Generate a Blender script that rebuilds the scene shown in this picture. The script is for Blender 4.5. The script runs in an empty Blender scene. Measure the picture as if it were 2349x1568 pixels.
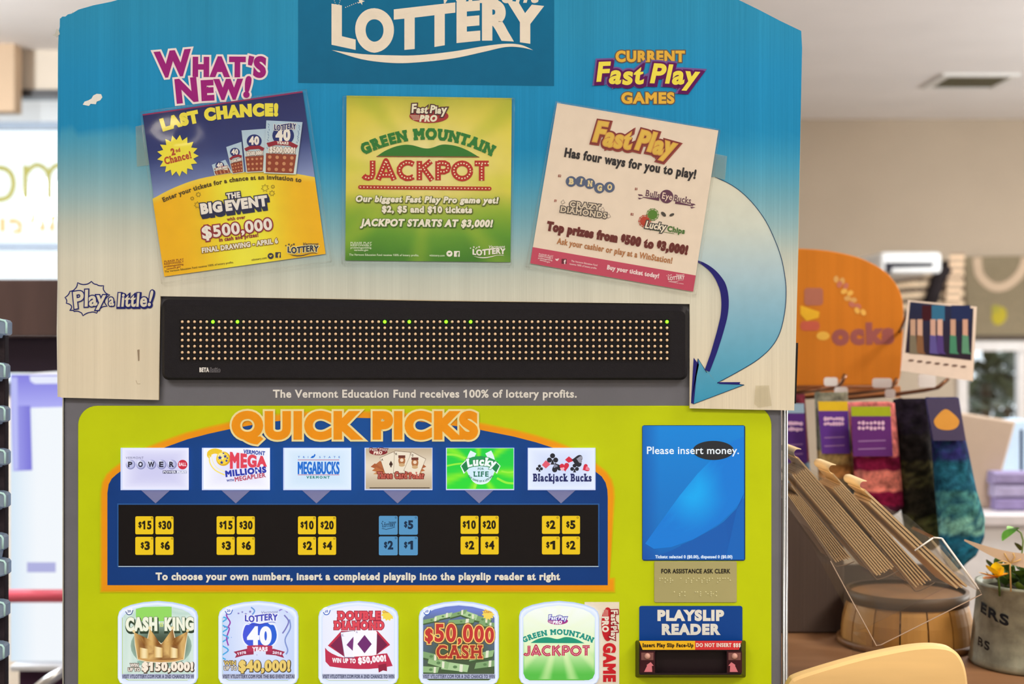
import bpy, math, random, os
import numpy as np
from mathutils import Vector
random.seed(7)
C = bpy.context.scene.collection
# ---------------------------------------------------------------- measures
# The machine's front is a plane (y = 0) that stands square to the lens, 1.6 m away;
# on it one photograph pixel is half a millimetre.  Things further back grow by K(y).
S, D, CX, CY, ZC = 0.0005, 1.6, 1174.5, 784.0, 1.45
def K(y): return (D + y) / D
def X(px, y=0.0): return (px - CX) * S * K(y)
def Z(py, y=0.0): return ZC - (py - CY) * S * K(y)
def P(px, py, y=0.0): return (X(px, y), y, Z(py, y))

WF = (0.86, 0.72, 0.58)          # what a white surface on the machine's front receives
def lin(v): return v / 12.92 if v <= 0.04045 else ((v + 0.055) / 1.055) ** 2.4
def rgb(c): return tuple(lin(x / 255.0) for x in c)
def alb(c, w=WF): return tuple(min(0.93, max(0.004, a / b)) for a, b in zip(rgb(c), w))

# ---------------------------------------------------------------- materials
MAT = {}
def nodes(name):
    m = bpy.data.materials.new(name); m.use_nodes = True
    nt = m.node_tree
    return m, nt, nt.nodes['Principled BSDF']
def surf(name, rough=0.5, spec=0.35, noise=0.0, nscale=40.0, bump=0.0, bscale=300.0, metal=0.0, coat=0.0, stretch=(1, 1, 1)):
    """A surface that takes its own colour (attribute Col), mottled and bumped by noise."""
    m, nt, b = nodes(name)
    at = nt.nodes.new('ShaderNodeVertexColor'); at.layer_name = 'Col'
    col = at.outputs['Color']
    tc = nt.nodes.new('ShaderNodeTexCoord'); mp = nt.nodes.new('ShaderNodeMapping'); mp.inputs['Scale'].default_value = stretch
    nt.links.new(tc.outputs['Object'], mp.inputs['Vector'])
    if noise:
        n = nt.nodes.new('ShaderNodeTexNoise'); n.inputs['Scale'].default_value = nscale; n.inputs['Detail'].default_value = 4
        nt.links.new(mp.outputs['Vector'], n.inputs['Vector'])
        r = nt.nodes.new('ShaderNodeMapRange'); r.inputs['From Min'].default_value = 0.3; r.inputs['From Max'].default_value = 0.7
        r.inputs['To Min'].default_value = 1 - noise; r.inputs['To Max'].default_value = 1 + noise
        nt.links.new(n.outputs['Fac'], r.inputs['Value'])
        mx = nt.nodes.new('ShaderNodeVectorMath'); mx.operation = 'SCALE'
        nt.links.new(col, mx.inputs[0]); nt.links.new(r.outputs['Result'], mx.inputs['Scale'])
        col = mx.outputs['Vector']
    nt.links.new(col, b.inputs['Base Color'])
    if bump:
        n2 = nt.nodes.new('ShaderNodeTexNoise'); n2.inputs['Scale'].default_value = bscale
        nt.links.new(mp.outputs['Vector'], n2.inputs['Vector'])
        bp = nt.nodes.new('ShaderNodeBump'); bp.inputs['Strength'].default_value = bump; bp.inputs['Distance'].default_value = 0.001
        nt.links.new(n2.outputs['Fac'], bp.inputs['Height']); nt.links.new(bp.outputs['Normal'], b.inputs['Normal'])
    b.inputs['Roughness'].default_value = rough; b.inputs['Specular IOR Level'].default_value = spec
    b.inputs['Metallic'].default_value = metal; b.inputs['Coat Weight'].default_value = coat
    MAT[name] = m; return m
def glow(name, strength):
    m, nt, b = nodes(name)
    at = nt.nodes.new('ShaderNodeVertexColor'); at.layer_name = 'Col'
    b.inputs['Base Color'].default_value = (0.02, 0.02, 0.02, 1); b.inputs['Roughness'].default_value = 0.5; b.inputs['Specular IOR Level'].default_value = 0.08
    nt.links.new(at.outputs['Color'], b.inputs['Emission Color']); b.inputs['Emission Strength'].default_value = strength
    MAT[name] = m; return m
def clear(name, tint=(1, 1, 1), gloss=0.06, rough=0.1, milk=0.0):
    """Thin clear plastic or glass: see-through with a soft shine and a trace of body colour."""
    m = bpy.data.materials.new(name); m.use_nodes = True; nt = m.node_tree; nt.nodes.clear()
    out = nt.nodes.new('ShaderNodeOutputMaterial'); tr = nt.nodes.new('ShaderNodeBsdfTransparent'); tr.inputs['Color'].default_value = (*tint, 1)
    gl = nt.nodes.new('ShaderNodeBsdfGlossy'); gl.inputs['Roughness'].default_value = rough
    lw = nt.nodes.new('ShaderNodeLayerWeight'); lw.inputs['Blend'].default_value = 0.25
    ma = nt.nodes.new('ShaderNodeMath'); ma.operation = 'MULTIPLY_ADD'; ma.inputs[1].default_value = 0.3; ma.inputs[2].default_value = gloss
    nt.links.new(lw.outputs['Fresnel'], ma.inputs[0])
    mx = nt.nodes.new('ShaderNodeMixShader'); nt.links.new(ma.outputs[0], mx.inputs['Fac'])
    nt.links.new(tr.outputs[0], mx.inputs[1]); nt.links.new(gl.outputs[0], mx.inputs[2])
    last = mx
    if milk:
        df = nt.nodes.new('ShaderNodeBsdfDiffuse'); df.inputs['Color'].default_value = (*[min(1, t * 0.9) for t in tint], 1)
        m2 = nt.nodes.new('ShaderNodeMixShader'); m2.inputs['Fac'].default_value = milk
        nt.links.new(mx.outputs[0], m2.inputs[1]); nt.links.new(df.outputs[0], m2.inputs[2]); last = m2
    nt.links.new(last.outputs[0], out.inputs['Surface'])
    MAT[name] = m; return m

surf('print', 0.5, 0.12, 0.03, 60)
surf('paper', 0.6, 0.25, 0.03, 30, 0.15, 400)
surf('card', 0.8, 0.12, 0.06, 60, 0.5, 300, stretch=(1, 1, 0.012))
surf('vinyl', 0.36, 0.18, 0.03, 20)
surf('paint', 0.38, 0.45, 0.05, 30, 0.08, 700)
surf('black', 0.5, 0.14, 0.08, 200, 0.25, 900)
surf('plastic', 0.3, 0.2)
surf('wall', 0.85, 0.15, 0.03, 3, 0.1, 60)
surf('wood', 0.5, 0.3, 0.28, 14, 0.3, 60, stretch=(1, 1, 0.12))
surf('woodx', 0.5, 0.3, 0.22, 14, 0.3, 60, stretch=(0.12, 1, 1))
surf('metal', 0.28, 0.5, 0.04, 50, metal=0.9)
surf('zinc', 0.5, 0.5, 0.35, 45, 0.2, 90, metal=0.35)
surf('knit', 0.95, 0.05, 0.55, 75, 1.0, 420)
surf('cloth', 0.9, 0.1, 0.1, 60, 0.5, 500)
surf('leaf', 0.45, 0.4, 0.25, 60)
surf('led', 0.35, 0.5)
glow('lit', 1.0); glow('lamp', 6.0); glow('screen_lit', 1.0)
clear('sleeve', (0.985, 0.985, 0.98), 0.012, 0.14, 0.012)
clear('tape', (0.97, 0.96, 0.92), 0.03, 0.25, 0.06)
clear('acrylic', (0.96, 0.95, 0.93), 0.015, 0.05, 0.01)
clear('glass', (0.97, 0.99, 1.0), 0.02, 0.02)
clear('tray_plastic', (0.50, 0.68, 0.92), 0.16, 0.2, 0.42)

# ---------------------------------------------------------------- mesh builder
class M:
    def __init__(s): s.v = []; s.f = []; s.m = []; s.c = []; s.sm = []
    def add(s, V, F, mat, col, smooth=False):
        o = len(s.v); s.v.extend(V)
        one = not (isinstance(col, list))
        for f in F:
            s.f.append([o + i for i in f]); s.m.append(mat); s.sm.append(smooth)
            s.c.append(col if one else [col[i] for i in f])
        return s
    def box(s, a, b, mat, col):
        (x0, y0, z0), (x1, y1, z1) = a, b
        V = [(x, y, z) for x in (x0, x1) for y in (y0, y1) for z in (z0, z1)]
        return s.add(V, [(0, 1, 3, 2), (4, 6, 7, 5), (0, 4, 5, 1), (2, 3, 7, 6), (0, 2, 6, 4), (1, 5, 7, 3)], mat, col)
    def prism(s, poly, y0, y1, mat, col, bevel=0.0):
        """poly: (x, z) points; y0 front, y1 back."""
        n = len(poly)
        if bevel:
            cx = sum(p[0] for p in poly) / n; cz = sum(p[1] for p in poly) / n
            q = inset(poly, bevel)
            V = [(x, y0, z) for x, z in q] + [(x, y0 + bevel, z) for x, z in poly] + [(x, y1, z) for x, z in poly]
            F = [list(range(n)), list(range(3 * n - 1, 2 * n - 1, -1))]
            for k in (0, n):
                F += [(k + i, k + n + i, k + n + (i + 1) % n, k + (i + 1) % n) for i in range(n)]
        else:
            V = [(x, y0, z) for x, z in poly] + [(x, y1, z) for x, z in poly]
            F = [list(range(n)), list(range(2 * n - 1, n - 1, -1))] + [(i, n + i, n + (i + 1) % n, (i + 1) % n) for i in range(n)]
        return s.add(V, F, mat, col)
    def tube(s, pts, r, mat, col, n=10, smooth=True):
        pts = [Vector(p) for p in pts]; V = []; F = []
        rr = r if isinstance(r, (list, tuple)) else [r] * len(pts)
        ref = None
        for i, p in enumerate(pts):
            t = (pts[min(i + 1, len(pts) - 1)] - pts[max(i - 1, 0)]).normalized()
            if ref is None: ref = t.orthogonal().normalized()
            ref = (ref - t * ref.dot(t)).normalized(); bi = t.cross(ref)
            for k in range(n):
                a = 2 * math.pi * k / n; V.append(tuple(p + (ref * math.cos(a) + bi * math.sin(a)) * rr[i]))
        for i in range(len(pts) - 1):
            for k in range(n):
                F.append((i * n + k, i * n + (k + 1) % n, (i + 1) * n + (k + 1) % n, (i + 1) * n + k))
        F.append(list(range(n - 1, -1, -1))); F.append([(len(pts) - 1) * n + k for k in range(n)])
        return s.add(V, F, mat, col, smooth)
    def lathe(s, prof, c, mat, col, n=40, smooth=True):
        """prof: (radius, z) from bottom up, about the upright through c=(x, y)."""
        V = []; F = []
        for r, z in prof:
            for k in range(n):
                a = 2 * math.pi * k / n; V.append((c[0] + r * math.cos(a), c[1] + r * math.sin(a), z))
        for i in range(len(prof) - 1):
            for k in range(n):
                F.append((i * n + k, i * n + (k + 1) % n, (i + 1) * n + (k + 1) % n, (i + 1) * n + k))
        cc = col
        if isinstance(col, list): cc = [x for x in col for _ in range(n)]
        return s.add(V, F, mat, cc, smooth)
    def ball(s, c, r, mat, col, n=12, sq=(1, 1, 1)):
        prof = [(max(1e-5, r * math.sin(math.pi * i / n)), -r * math.cos(math.pi * i / n)) for i in range(n + 1)]
        V = []; F = []; k = n * 2
        for rad, z in prof:
            for j in range(k):
                a = 2 * math.pi * j / k; V.append((c[0] + rad * math.cos(a) * sq[0], c[1] + rad * math.sin(a) * sq[1], c[2] + z * sq[2]))
        for i in range(n):
            for j in range(k): F.append((i * k + j, i * k + (j + 1) % k, (i + 1) * k + (j + 1) % k, (i + 1) * k + j))
        return s.add(V, F, mat, col, True)
    def grid(s, fn, nu, nv, mat, colfn, smooth=True):
        V = []; Cc = []
        for j in range(nv + 1):
            for i in range(nu + 1):
                u, v = i / nu, j / nv; V.append(fn(u, v)); Cc.append(colfn(u, v) if callable(colfn) else colfn)
        F = [(j * (nu + 1) + i, j * (nu + 1) + i + 1, (j + 1) * (nu + 1) + i + 1, (j + 1) * (nu + 1) + i) for j in range(nv) for i in range(nu)]
        return s.add(V, F, mat, Cc, smooth)
    def build(s, name, parent=None, loc=None, bevel=0.0):
        """Link as one mesh object; its origin goes to the middle of its base (or loc)."""
        a = np.array(s.v, dtype=float)
        if loc is None: loc = ((a[:, 0].min() + a[:, 0].max()) / 2, (a[:, 1].min() + a[:, 1].max()) / 2, a[:, 2].min())
        if parent is not None and parent.type == 'EMPTY' and parent.parent is None: pass
        a = a - np.array(loc)
        me = bpy.data.meshes.new(name); me.from_pydata([tuple(r) for r in a], [], s.f)
        slots = {}
        for m in s.m:
            if m not in slots: slots[m] = len(slots); me.materials.append(MAT[m])
        me.polygons.foreach_set('material_index', [slots[m] for m in s.m])
        me.polygons.foreach_set('use_smooth', s.sm)
        ca = me.color_attributes.new('Col', 'FLOAT_COLOR', 'CORNER')
        buf = []
        for f, c in zip(s.f, s.c):
            if isinstance(c, list):
                for q in c: buf += [q[0], q[1], q[2], 1.0]
            else: buf += [c[0], c[1], c[2], 1.0] * len(f)
        ca.data.foreach_set('color', buf)
        me.update()
        o = bpy.data.objects.new(name, me); C.objects.link(o)
        if parent is not None:
            o.parent = parent; pw = WORLD.get(parent.name, Vector((0, 0, 0))); o.location = Vector(loc) - pw
        else: o.location = loc
        WORLD[o.name] = Vector(loc)
        if bevel:
            md = o.modifiers.new('edge', 'BEVEL'); md.width = bevel; md.segments = 3; md.limit_method = 'ANGLE'
        return o
WORLD = {}
def tag(o, label, cat, group=None, kind=None):
    if label: o['label'] = label
    if cat: o['category'] = cat
    if group: o['group'] = group
    if kind: o['kind'] = kind
    return o
def thing(name, loc, label, cat, group=None):
    o = bpy.data.objects.new(name, None); o.empty_display_size = 0.05; C.objects.link(o); o.location = loc
    WORLD[o.name] = Vector(loc); return tag(o, label, cat, group)
def inset(poly, d):
    """Move every edge of an (x, z) polygon inwards by d."""
    n = len(poly); ar = sum(poly[i][0] * poly[(i + 1) % n][1] - poly[(i + 1) % n][0] * poly[i][1] for i in range(n))
    sg = 1 if ar > 0 else -1; out = []
    for i in range(n):
        p0, p1, p2 = poly[i - 1], poly[i], poly[(i + 1) % n]
        a = np.array([p1[0] - p0[0], p1[1] - p0[1]], float); b = np.array([p2[0] - p1[0], p2[1] - p1[1]], float)
        a /= (np.linalg.norm(a) or 1); b /= (np.linalg.norm(b) or 1)
        na = np.array([-a[1], a[0]]) * sg; nb = np.array([-b[1], b[0]]) * sg
        m = na + nb; q = m.dot(m)
        m = m * (2 / q) if q > 0.3 else na
        out.append((p1[0] + m[0] * d, p1[1] + m[1] * d))
    return out
def rrect(x0, y0, x1, y1, r, n=6):
    """Rounded rectangle as points (y may run down: pixels)."""
    out = []
    for cx, cy, a0 in ((x1 - r, y1 - r, 0), (x0 + r, y1 - r, 90), (x0 + r, y0 + r, 180), (x1 - r, y0 + r, 270)):
        for k in range(n + 1):
            a = math.radians(a0 + 90 * k / n); out.append((cx + r * math.cos(a), cy + r * math.sin(a)))
    return out
def ell(cx, cy, rx, ry=None, n=28, rot=0):
    ry = rx if ry is None else ry; c, s_ = math.cos(math.radians(rot)), math.sin(math.radians(rot)); out = []
    for k in range(n):
        a = 2 * math.pi * k / n; x, y = rx * math.cos(a), ry * math.sin(a); out.append((cx + x * c - y * s_, cy + x * s_ + y * c))
    return out
def star(cx, cy, R, r, n, rot=0):
    return [(cx + (R if k % 2 == 0 else r) * math.sin(math.pi * k / n + rot), cy - (R if k % 2 == 0 else r) * math.cos(math.pi * k / n + rot)) for k in range(2 * n)]
def spline(pts, n=8, closed=False):
    """Catmull-Rom through pts."""
    p = [np.array(q, float) for q in pts]; out = []; N = len(p)
    for i in range(N if closed else N - 1):
        a, b, c, d = (p[(i - 1) % N], p[i], p[(i + 1) % N], p[(i + 2) % N]) if closed else (p[max(i - 1, 0)], p[i], p[i + 1], p[min(i + 2, N - 1)])
        for k in range(n):
            t = k / n; out.append(tuple(0.5 * (2 * b + (c - a) * t + (2 * a - 5 * b + 4 * c - d) * t * t + (3 * b - a - 3 * c + d) * t ** 3)))
    if not closed: out.append(tuple(p[-1]))
    return out
def mix(a, b, t): t = max(0, min(1, t)); return tuple(x + (y - x) * t for x, y in zip(a, b))
def ramp(t, stops):
    if t <= stops[0][0]: return stops[0][1]
    for (a, ca), (b, cb) in zip(stops, stops[1:]):
        if t <= b: return mix(ca, cb, (t - a) / (b - a))
    return stops[-1][1]

# ---------------------------------------------------------------- lettering
_tc = bpy.data.curves.new('glyph', 'FONT'); _to = bpy.data.objects.new('glyph', _tc); C.objects.link(_to)
_tc.size = 1.0
def _mesh(s, res):
    _tc.body = s; _tc.resolution_u = res
    dg = bpy.context.evaluated_depsgraph_get(); dg.update()
    e = _to.evaluated_get(dg); me = e.to_mesh()
    V = np.array([v.co[:2] for v in me.vertices]) if len(me.vertices) else np.zeros((0, 2))
    F = [list(p.vertices) for p in me.polygons]
    e.to_mesh_clear(); return V, F
_c = _mesh('H', 2)[0]; CAP = _c[:, 1].max()
def _wid(s):
    v = _mesh(s, 2)[0]; return v[:, 0].max() - v[:, 0].min()
_bar = _wid('||'); GL = {}; ADV = {}
def adv(ch):
    if ch not in ADV: ADV[ch] = (_wid('|' + ch + '|') - _bar) / CAP
    return ADV[ch]
def glyph(ch, serif, res):
    k = (ch, serif, res)
    if k in GL: return GL[k]
    V, F = _mesh(ch, res); V = V / CAP
    key = {}; idx = []; W = []
    for v in V:
        q = (round(v[0], 4), round(v[1], 4))
        if q not in key: key[q] = len(W); W.append(v)
        idx.append(key[q])
    F2 = []; ec = {}
    for f in F:
        g = [idx[i] for i in f]
        if len(set(g)) < 3: continue
        a = sum(W[g[i]][0] * W[g[(i + 1) % len(g)]][1] - W[g[(i + 1) % len(g)]][0] * W[g[i]][1] for i in range(len(g)))
        if a < 0: g = g[::-1]
        F2.append(g)
        for i in range(len(g)): ec[(g[i], g[(i + 1) % len(g)])] = 1
    nxt = {a: b for (a, b) in ec if (b, a) not in ec}
    if ch == '1':
        xl = min(v[0] for v in W); o = len(W); W += [np.array(c) for c in ((xl + 0.05, 0.80), (xl + 0.05, 1.0), (xl - 0.24, 0.84), (xl - 0.24, 0.68))]
        F2.append([o, o + 1, o + 2, o + 3])
        for i in range(4): nxt[o + i] = o + (i + 1) % 4
    if serif:
        for a, b in list(nxt.items()):
            p, q = W[a], W[b]
            L = abs(q[0] - p[0])
            for yy, up in ((0.0, 1), (1.0, -1)):
                if abs(p[1] - yy) < 0.02 and abs(q[1] - yy) < 0.02 and 0.07 < L < 0.42:
                    x0, x1 = min(p[0], q[0]) - serif, max(p[0], q[0]) + serif
                    t = 0.1; y0, y1 = (yy, yy + t) if up > 0 else (yy - t, yy)
                    o = len(W); W += [np.array(c) for c in ((x0, y0), (x1, y0), (x1, y1), (x0, y1))]
                    F2.append([o, o + 1, o + 2, o + 3])
                    for i in range(4): nxt[o + i] = o + (i + 1) % 4
    prv = {b: a for a, b in nxt.items()}
    ring = [i for i in nxt if i in prv]
    GL[k] = (np.array(W).reshape(-1, 2), F2, ring, nxt, prv); return GL[k]
def ringed(V, F, ring, nxt, prv, off):
    """Grow an outline by off (mitred), keeping the fill."""
    if off <= 0 or not ring: return V, F
    r = np.array(ring); p = V[r]; a = p - V[[prv[i] for i in ring]]; b = V[[nxt[i] for i in ring]] - p
    a /= np.maximum(np.linalg.norm(a, axis=1), 1e-9)[:, None]; b /= np.maximum(np.linalg.norm(b, axis=1), 1e-9)[:, None]
    n = np.stack([a[:, 1] + b[:, 1], -(a[:, 0] + b[:, 0])], 1); q = (n * n).sum(1)
    q = np.maximum(q, 0.5); n = n * (2 / q)[:, None]
    Q = p + n * off; o = len(V); pos = {i: o + k for k, i in enumerate(ring)}
    return np.vstack([V, Q]), F + [[i, nxt[i], pos[nxt[i]], pos[i]][::-1] for i in ring if nxt[i] in pos]

EPS = 0.00018; RJ = random.Random(1)   # sheets of ink lie a hair apart so that no two coincide
class Art(M):
    """Flat printed matter on the plane y0 (towards the lens is -y), drawn in photograph pixels."""
    def __init__(s, y0=0.0, mat='print', w=WF):
        super().__init__(); s.y0 = y0; s.mat = mat; s.w = w; s.L = 1; s.n = 0
    def col(s, c): return rgb(c) if s.mat in ('lit', 'lamp', 'screen_lit') else alb(c, s.w)
    def put(s, V, F, c, L=None, cols=None, split=False):
        L = s.L if L is None else L; k = S * K(s.y0); s.n += 1; y = s.y0 - L * EPS - RJ.random() * 4e-5
        if split:
            s.n += 1; V3 = []; F3 = []; cc = s.col(c)
            for i, f in enumerate(F):
                yy = s.y0 - L * EPS + RJ.random() * 9e-5 - 2e-5; o = len(V3)
                V3 += [((V[j][0] - CX) * k, yy, ZC - (V[j][1] - CY) * k) for j in f]; F3.append(list(range(o, o + len(f))))
            s.add(V3, F3, s.mat, cc); return s
        s.add([((p[0] - CX) * k, y, ZC - (p[1] - CY) * k) for p in V], F, s.mat, [s.col(q) for q in cols] if cols else s.col(c))
        return s
    def poly(s, pts, c, L=None): return s.put(pts, [list(range(len(pts)))], c, L)
    def rect(s, x0, y0, x1, y1, c, L=None): return s.poly([(x0, y0), (x1, y0), (x1, y1), (x0, y1)], c, L)
    def disc(s, x, y, r, c, L=None, ry=None, rot=0, n=24): return s.poly(ell(x, y, r, ry, n, rot), c, L)
    def line(s, pts, w, c, L=None, closed=False):
        n = len(pts); V = []; F = []
        ww = w if isinstance(w, (list, tuple)) else [w] * n
        for i in range(n):
            a = np.array(pts[(i - 1) % n] if closed or i else pts[i], float); b = np.array(pts[(i + 1) % n] if closed or i < n - 1 else pts[i], float)
            t = b - a; t /= (np.linalg.norm(t) or 1); m = np.array([-t[1], t[0]]) * ww[i] / 2; p = np.array(pts[i], float)
            V += [tuple(p - m), tuple(p + m)]
        for i in range(n if closed else n - 1):
            j = (i + 1) % n; F.append((2 * i, 2 * j, 2 * j + 1, 2 * i + 1))
        return s.put(V, F, c, L, split=True)
    def field(s, quad, fn, nu=24, nv=24, L=0):
        """A printed colour field over a pixel quad (tl, tr, br, bl); fn(u, v, px, py) -> sRGB."""
        q = [np.array(p, float) for p in quad]; V = []; cs = []
        for j in range(nv + 1):
            for i in range(nu + 1):
                u, v = i / nu, j / nv; p = (q[0] * (1 - u) + q[1] * u) * (1 - v) + (q[3] * (1 - u) + q[2] * u) * v
                V.append(tuple(p)); cs.append(fn(u, v, p[0], p[1]))
        F = [(j * (nu + 1) + i, j * (nu + 1) + i + 1, (j + 1) * (nu + 1) + i + 1, (j + 1) * (nu + 1) + i) for j in range(nv) for i in range(nu)]
        return s.put(V, F, None, L, cs)
    def fan(s, pts, fn, L=0, rings=6):
        """Colour field inside a convex-ish outline."""
        n = len(pts); c = np.mean(np.array(pts, float), 0); V = [tuple(c)]; F = []
        for r in range(1, rings + 1):
            V += [tuple(c + (np.array(p) - c) * r / rings) for p in pts]
        for i in range(n): F.append((0, 1 + i, 1 + (i + 1) % n))
        for r in range(rings - 1):
            a, b = 1 + r * n, 1 + (r + 1) * n
            F += [(a + i, b + i, b + (i + 1) % n, a + (i + 1) % n) for i in range(n)]
        return s.put(V, F, None, L, [fn(x, y) for x, y in V])
    def text(s, t, p0, p1, h, c, mid=None, bold=0.06, it=0.0, out=(), serif=0.0, env=None, jit=None, L=None, track=0.0, res=3, space=None, drop=None):
        """One line of lettering: ink from p0 to p1 along the baseline, cap height h px.
        out: [(px, colour), ...] outlines, widest last; jit: per-letter (scale, dy, rot); env: (bottom, top) point lists."""
        L = s.L if L is None else L
        x = 0.0; items = []; tr = track + bold * 1.3 + serif * 0.9
        for i, ch in enumerate(t):
            sc, dy, ro = (jit[i % len(jit)] if jit else (1, 0, 0))
            if ch != ' ':
                g = glyph(ch, serif, res); V = g[0] * sc
                if ro:
                    cx = adv(ch) * sc / 2; a = math.radians(ro); d = V - (cx, 0.4)
                    V = np.stack([cx + d[:, 0] * math.cos(a) - d[:, 1] * math.sin(a), 0.4 + d[:, 0] * math.sin(a) + d[:, 1] * math.cos(a)], 1)
                V = V + (x, dy)
                if it: V = np.stack([V[:, 0] + it * V[:, 1], V[:, 1]], 1)
                items.append((V, g))
                x += adv(ch) * sc + tr
            else: x += (space if space is not None else adv(' ')) + tr
        x0 = min(v[:, 0].min() for v, _ in items) - bold; x1 = max(v[:, 0].max() for v, _ in items) + bold
        p0 = np.array(p0, float); p1 = np.array(p1, float)
        if mid is not None:
            m = np.array(mid, float); ctl = 2 * m - (p0 + p1) / 2
            ts = np.linspace(0, 1, 41)[:, None]; cv = (1 - ts) ** 2 * p0 + 2 * ts * (1 - ts) * ctl + ts ** 2 * p1
            sl = np.concatenate([[0], np.cumsum(np.linalg.norm(np.diff(cv, axis=0), axis=1))]); Ln = sl[-1]
        else: Ln = np.linalg.norm(p1 - p0)
        sx = Ln / (x1 - x0)
        def warp(Q):
            if env:
                u = p0[0] + Q[:, 0] * (p1[0] - p0[0]) / Ln; v = Q[:, 1] / h
                b = np.interp(u, *zip(*env[0])); tp = np.interp(u, *zip(*env[1]))
                return np.stack([u, b + (tp - b) * v], 1)
            if mid is None:
                d = (p1 - p0) / Ln; n = np.array([d[1], -d[0]]); return p0 + Q[:, :1] * d + Q[:, 1:] * n
            t = np.interp(Q[:, 0], sl, ts[:, 0])[:, None]
            t = t + (Q[:, :1] < 0) * Q[:, :1] / Ln + (Q[:, :1] > Ln) * (Q[:, :1] - Ln) / Ln
            b = (1 - t) ** 2 * p0 + 2 * t * (1 - t) * ctl + t ** 2 * p1; d = 2 * (1 - t) * (ctl - p0) + 2 * t * (p1 - ctl)
            d /= np.linalg.norm(d, axis=1)[:, None]; n = np.stack([d[:, 1], -d[:, 0]], 1); return b + Q[:, 1:] * n
        bp = bold * min(h, sx * 1.08); lay = [(bp, c, (0, 0))] + [(bp + o[0], o[1], o[2] if len(o) > 2 else (0, 0)) for o in out]
        nl = len(lay)
        for V, g in items:
            Q0 = np.stack([(V[:, 0] - x0) * sx, V[:, 1] * h], 1)
            for k, (off, cc, sh) in enumerate(lay):
                Q, F = ringed(Q0, g[1], g[2], g[3], g[4], off)
                W = warp(Q) + np.array(sh)
                s.put([tuple(p) for p in W], F, cc, L + (nl - 1 - k), split=True)
        return s
LE, WS = 58.0, 1.5
# ================================================================ the ticket machine
mach = thing('ticket_vending_machine', (X(975), 0.25, 0.0), 'tall grey and lime green lottery ticket machine standing under the blue cardboard header', 'vending machine')
PW = lambda pts, y=0.0: [(X(a, y), Z(b, y)) for a, b in pts]
GREY = alb((102, 96, 98)); LIME = (186, 190, 6); NAVY = (14, 62, 122)
m = M(); m.box((X(145), 0.0, 0.02), (X(1794), 0.50, Z(330)), 'paint', GREY)
m.build('cabinet', mach, bevel=0.004)
m = M(); m.box((X(170), 0.03, 0.0), (X(1780), 0.47, 0.03), 'black', alb((30, 28, 30))); m.build('plinth', mach)
for px, r in ((1798.5, 0.0020), (1804.5, 0.0014)):
    m = M(); m.tube([(X(px), 0.0, 0.03), (X(px), 0.0, Z(640))], r, 'metal', (0.42, 0.44, 0.48), 12); m.build('edge_trim', mach)
m = M(); m.box((X(143.5), -0.0005, 0.03), (X(146), 0.02, Z(700)), 'metal', (0.72, 0.75, 0.72)); m.build('edge_trim', mach)
a = Art(-0.0002); a.text('The Vermont Education Fund receives 100% of lottery profits.', (626, 911), (1323, 911), 17, (228, 212, 200), bold=0.045)
a.build('slogan_lettering', mach)

# lime front panel ------------------------------------------------
fp = PW(rrect(180, 930, 1769, 2700, 44, 8))
m = M(); m.prism(fp, -0.0022, -0.0001, 'vinyl', alb(LIME), 0.0008); panel = m.build('front_panel', mach)
YP = -0.0023
INS = [(247, 1341), (247, 1130), (250, 1110), (257, 1097), (268, 1087), (283, 1076), (310, 1056), (340, 1041), (380, 1025), (430, 1007), (480, 994), (530, 983), (580, 974), (630, 966), (680, 961), (720, 958.5), (770, 957.5), (812, 957.5), (870, 959), (920, 962), (960, 966), (1000, 971), (1050, 977), (1100, 985), (1180, 1001), (1230, 1014), (1270, 1027), (1310, 1043), (1340, 1060), (1362, 1078), (1380, 1092), (1389, 1106), (1393, 1122), (1394, 1140), (1394, 1341)]
a = Art(YP, 'vinyl')
for w, c in ((36, (200, 180, 8)), (32, (214, 166, 10)), (28, (224, 152, 14)), (23, (230, 140, 18))): a.L += 1; a.line(INS + [INS[0]], w, c)
for q in (INS[0], INS[-1]):
    for r, c, L in ((18, (200, 180, 8), 2), (16, (214, 166, 10), 3), (14, (224, 152, 14), 4), (11.5, (230, 140, 18), 5)): a.rect(q[0] - r, q[1] - r, q[0] + r, q[1] + r, c, L)
a.L = 6
a.fan(INS, lambda x, y: mix((12, 50, 108), (20, 74, 140), 1 - abs(x - 820) / 700), 6)
game = a.build('game_panel', mach)
a = Art(YP - 0.0018); a.text('QUICK PICKS', (531, 1002), (1097, 1002), 54, (236, 138, 22), bold=0.105, out=[(4.5, (250, 205, 140))], res=6, track=-0.03)
a.build('heading_lettering', mach)
a = Art(YP - 0.0016); a.text('To choose your own numbers, insert a completed playslip into the playslip reader at right', (357, 1329), (1285, 1329), 15.5, (226, 218, 222), bold=0.07)
a.build('instruction_lettering', game)
strip = Art(YP - 0.0014, 'plastic')
strip.rect(269, 1154, 1375, 1300, (40, 84, 140)); strip.rect(272, 1157, 1372, 1297, (15, 10, 12), 2); strip.rect(272, 1297.5, 1373, 1299.5, (170, 185, 215), 3)
strip = strip.build('button_strip', game)
for cx in (357, 541, 726, 912, 1099, 1287):
    a = Art(YP - 0.0014); a.poly([(cx - 33, 1124), (cx + 33, 1124), (cx, 1154)], (120, 118, 152)); a.build('pointer', game)

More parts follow.
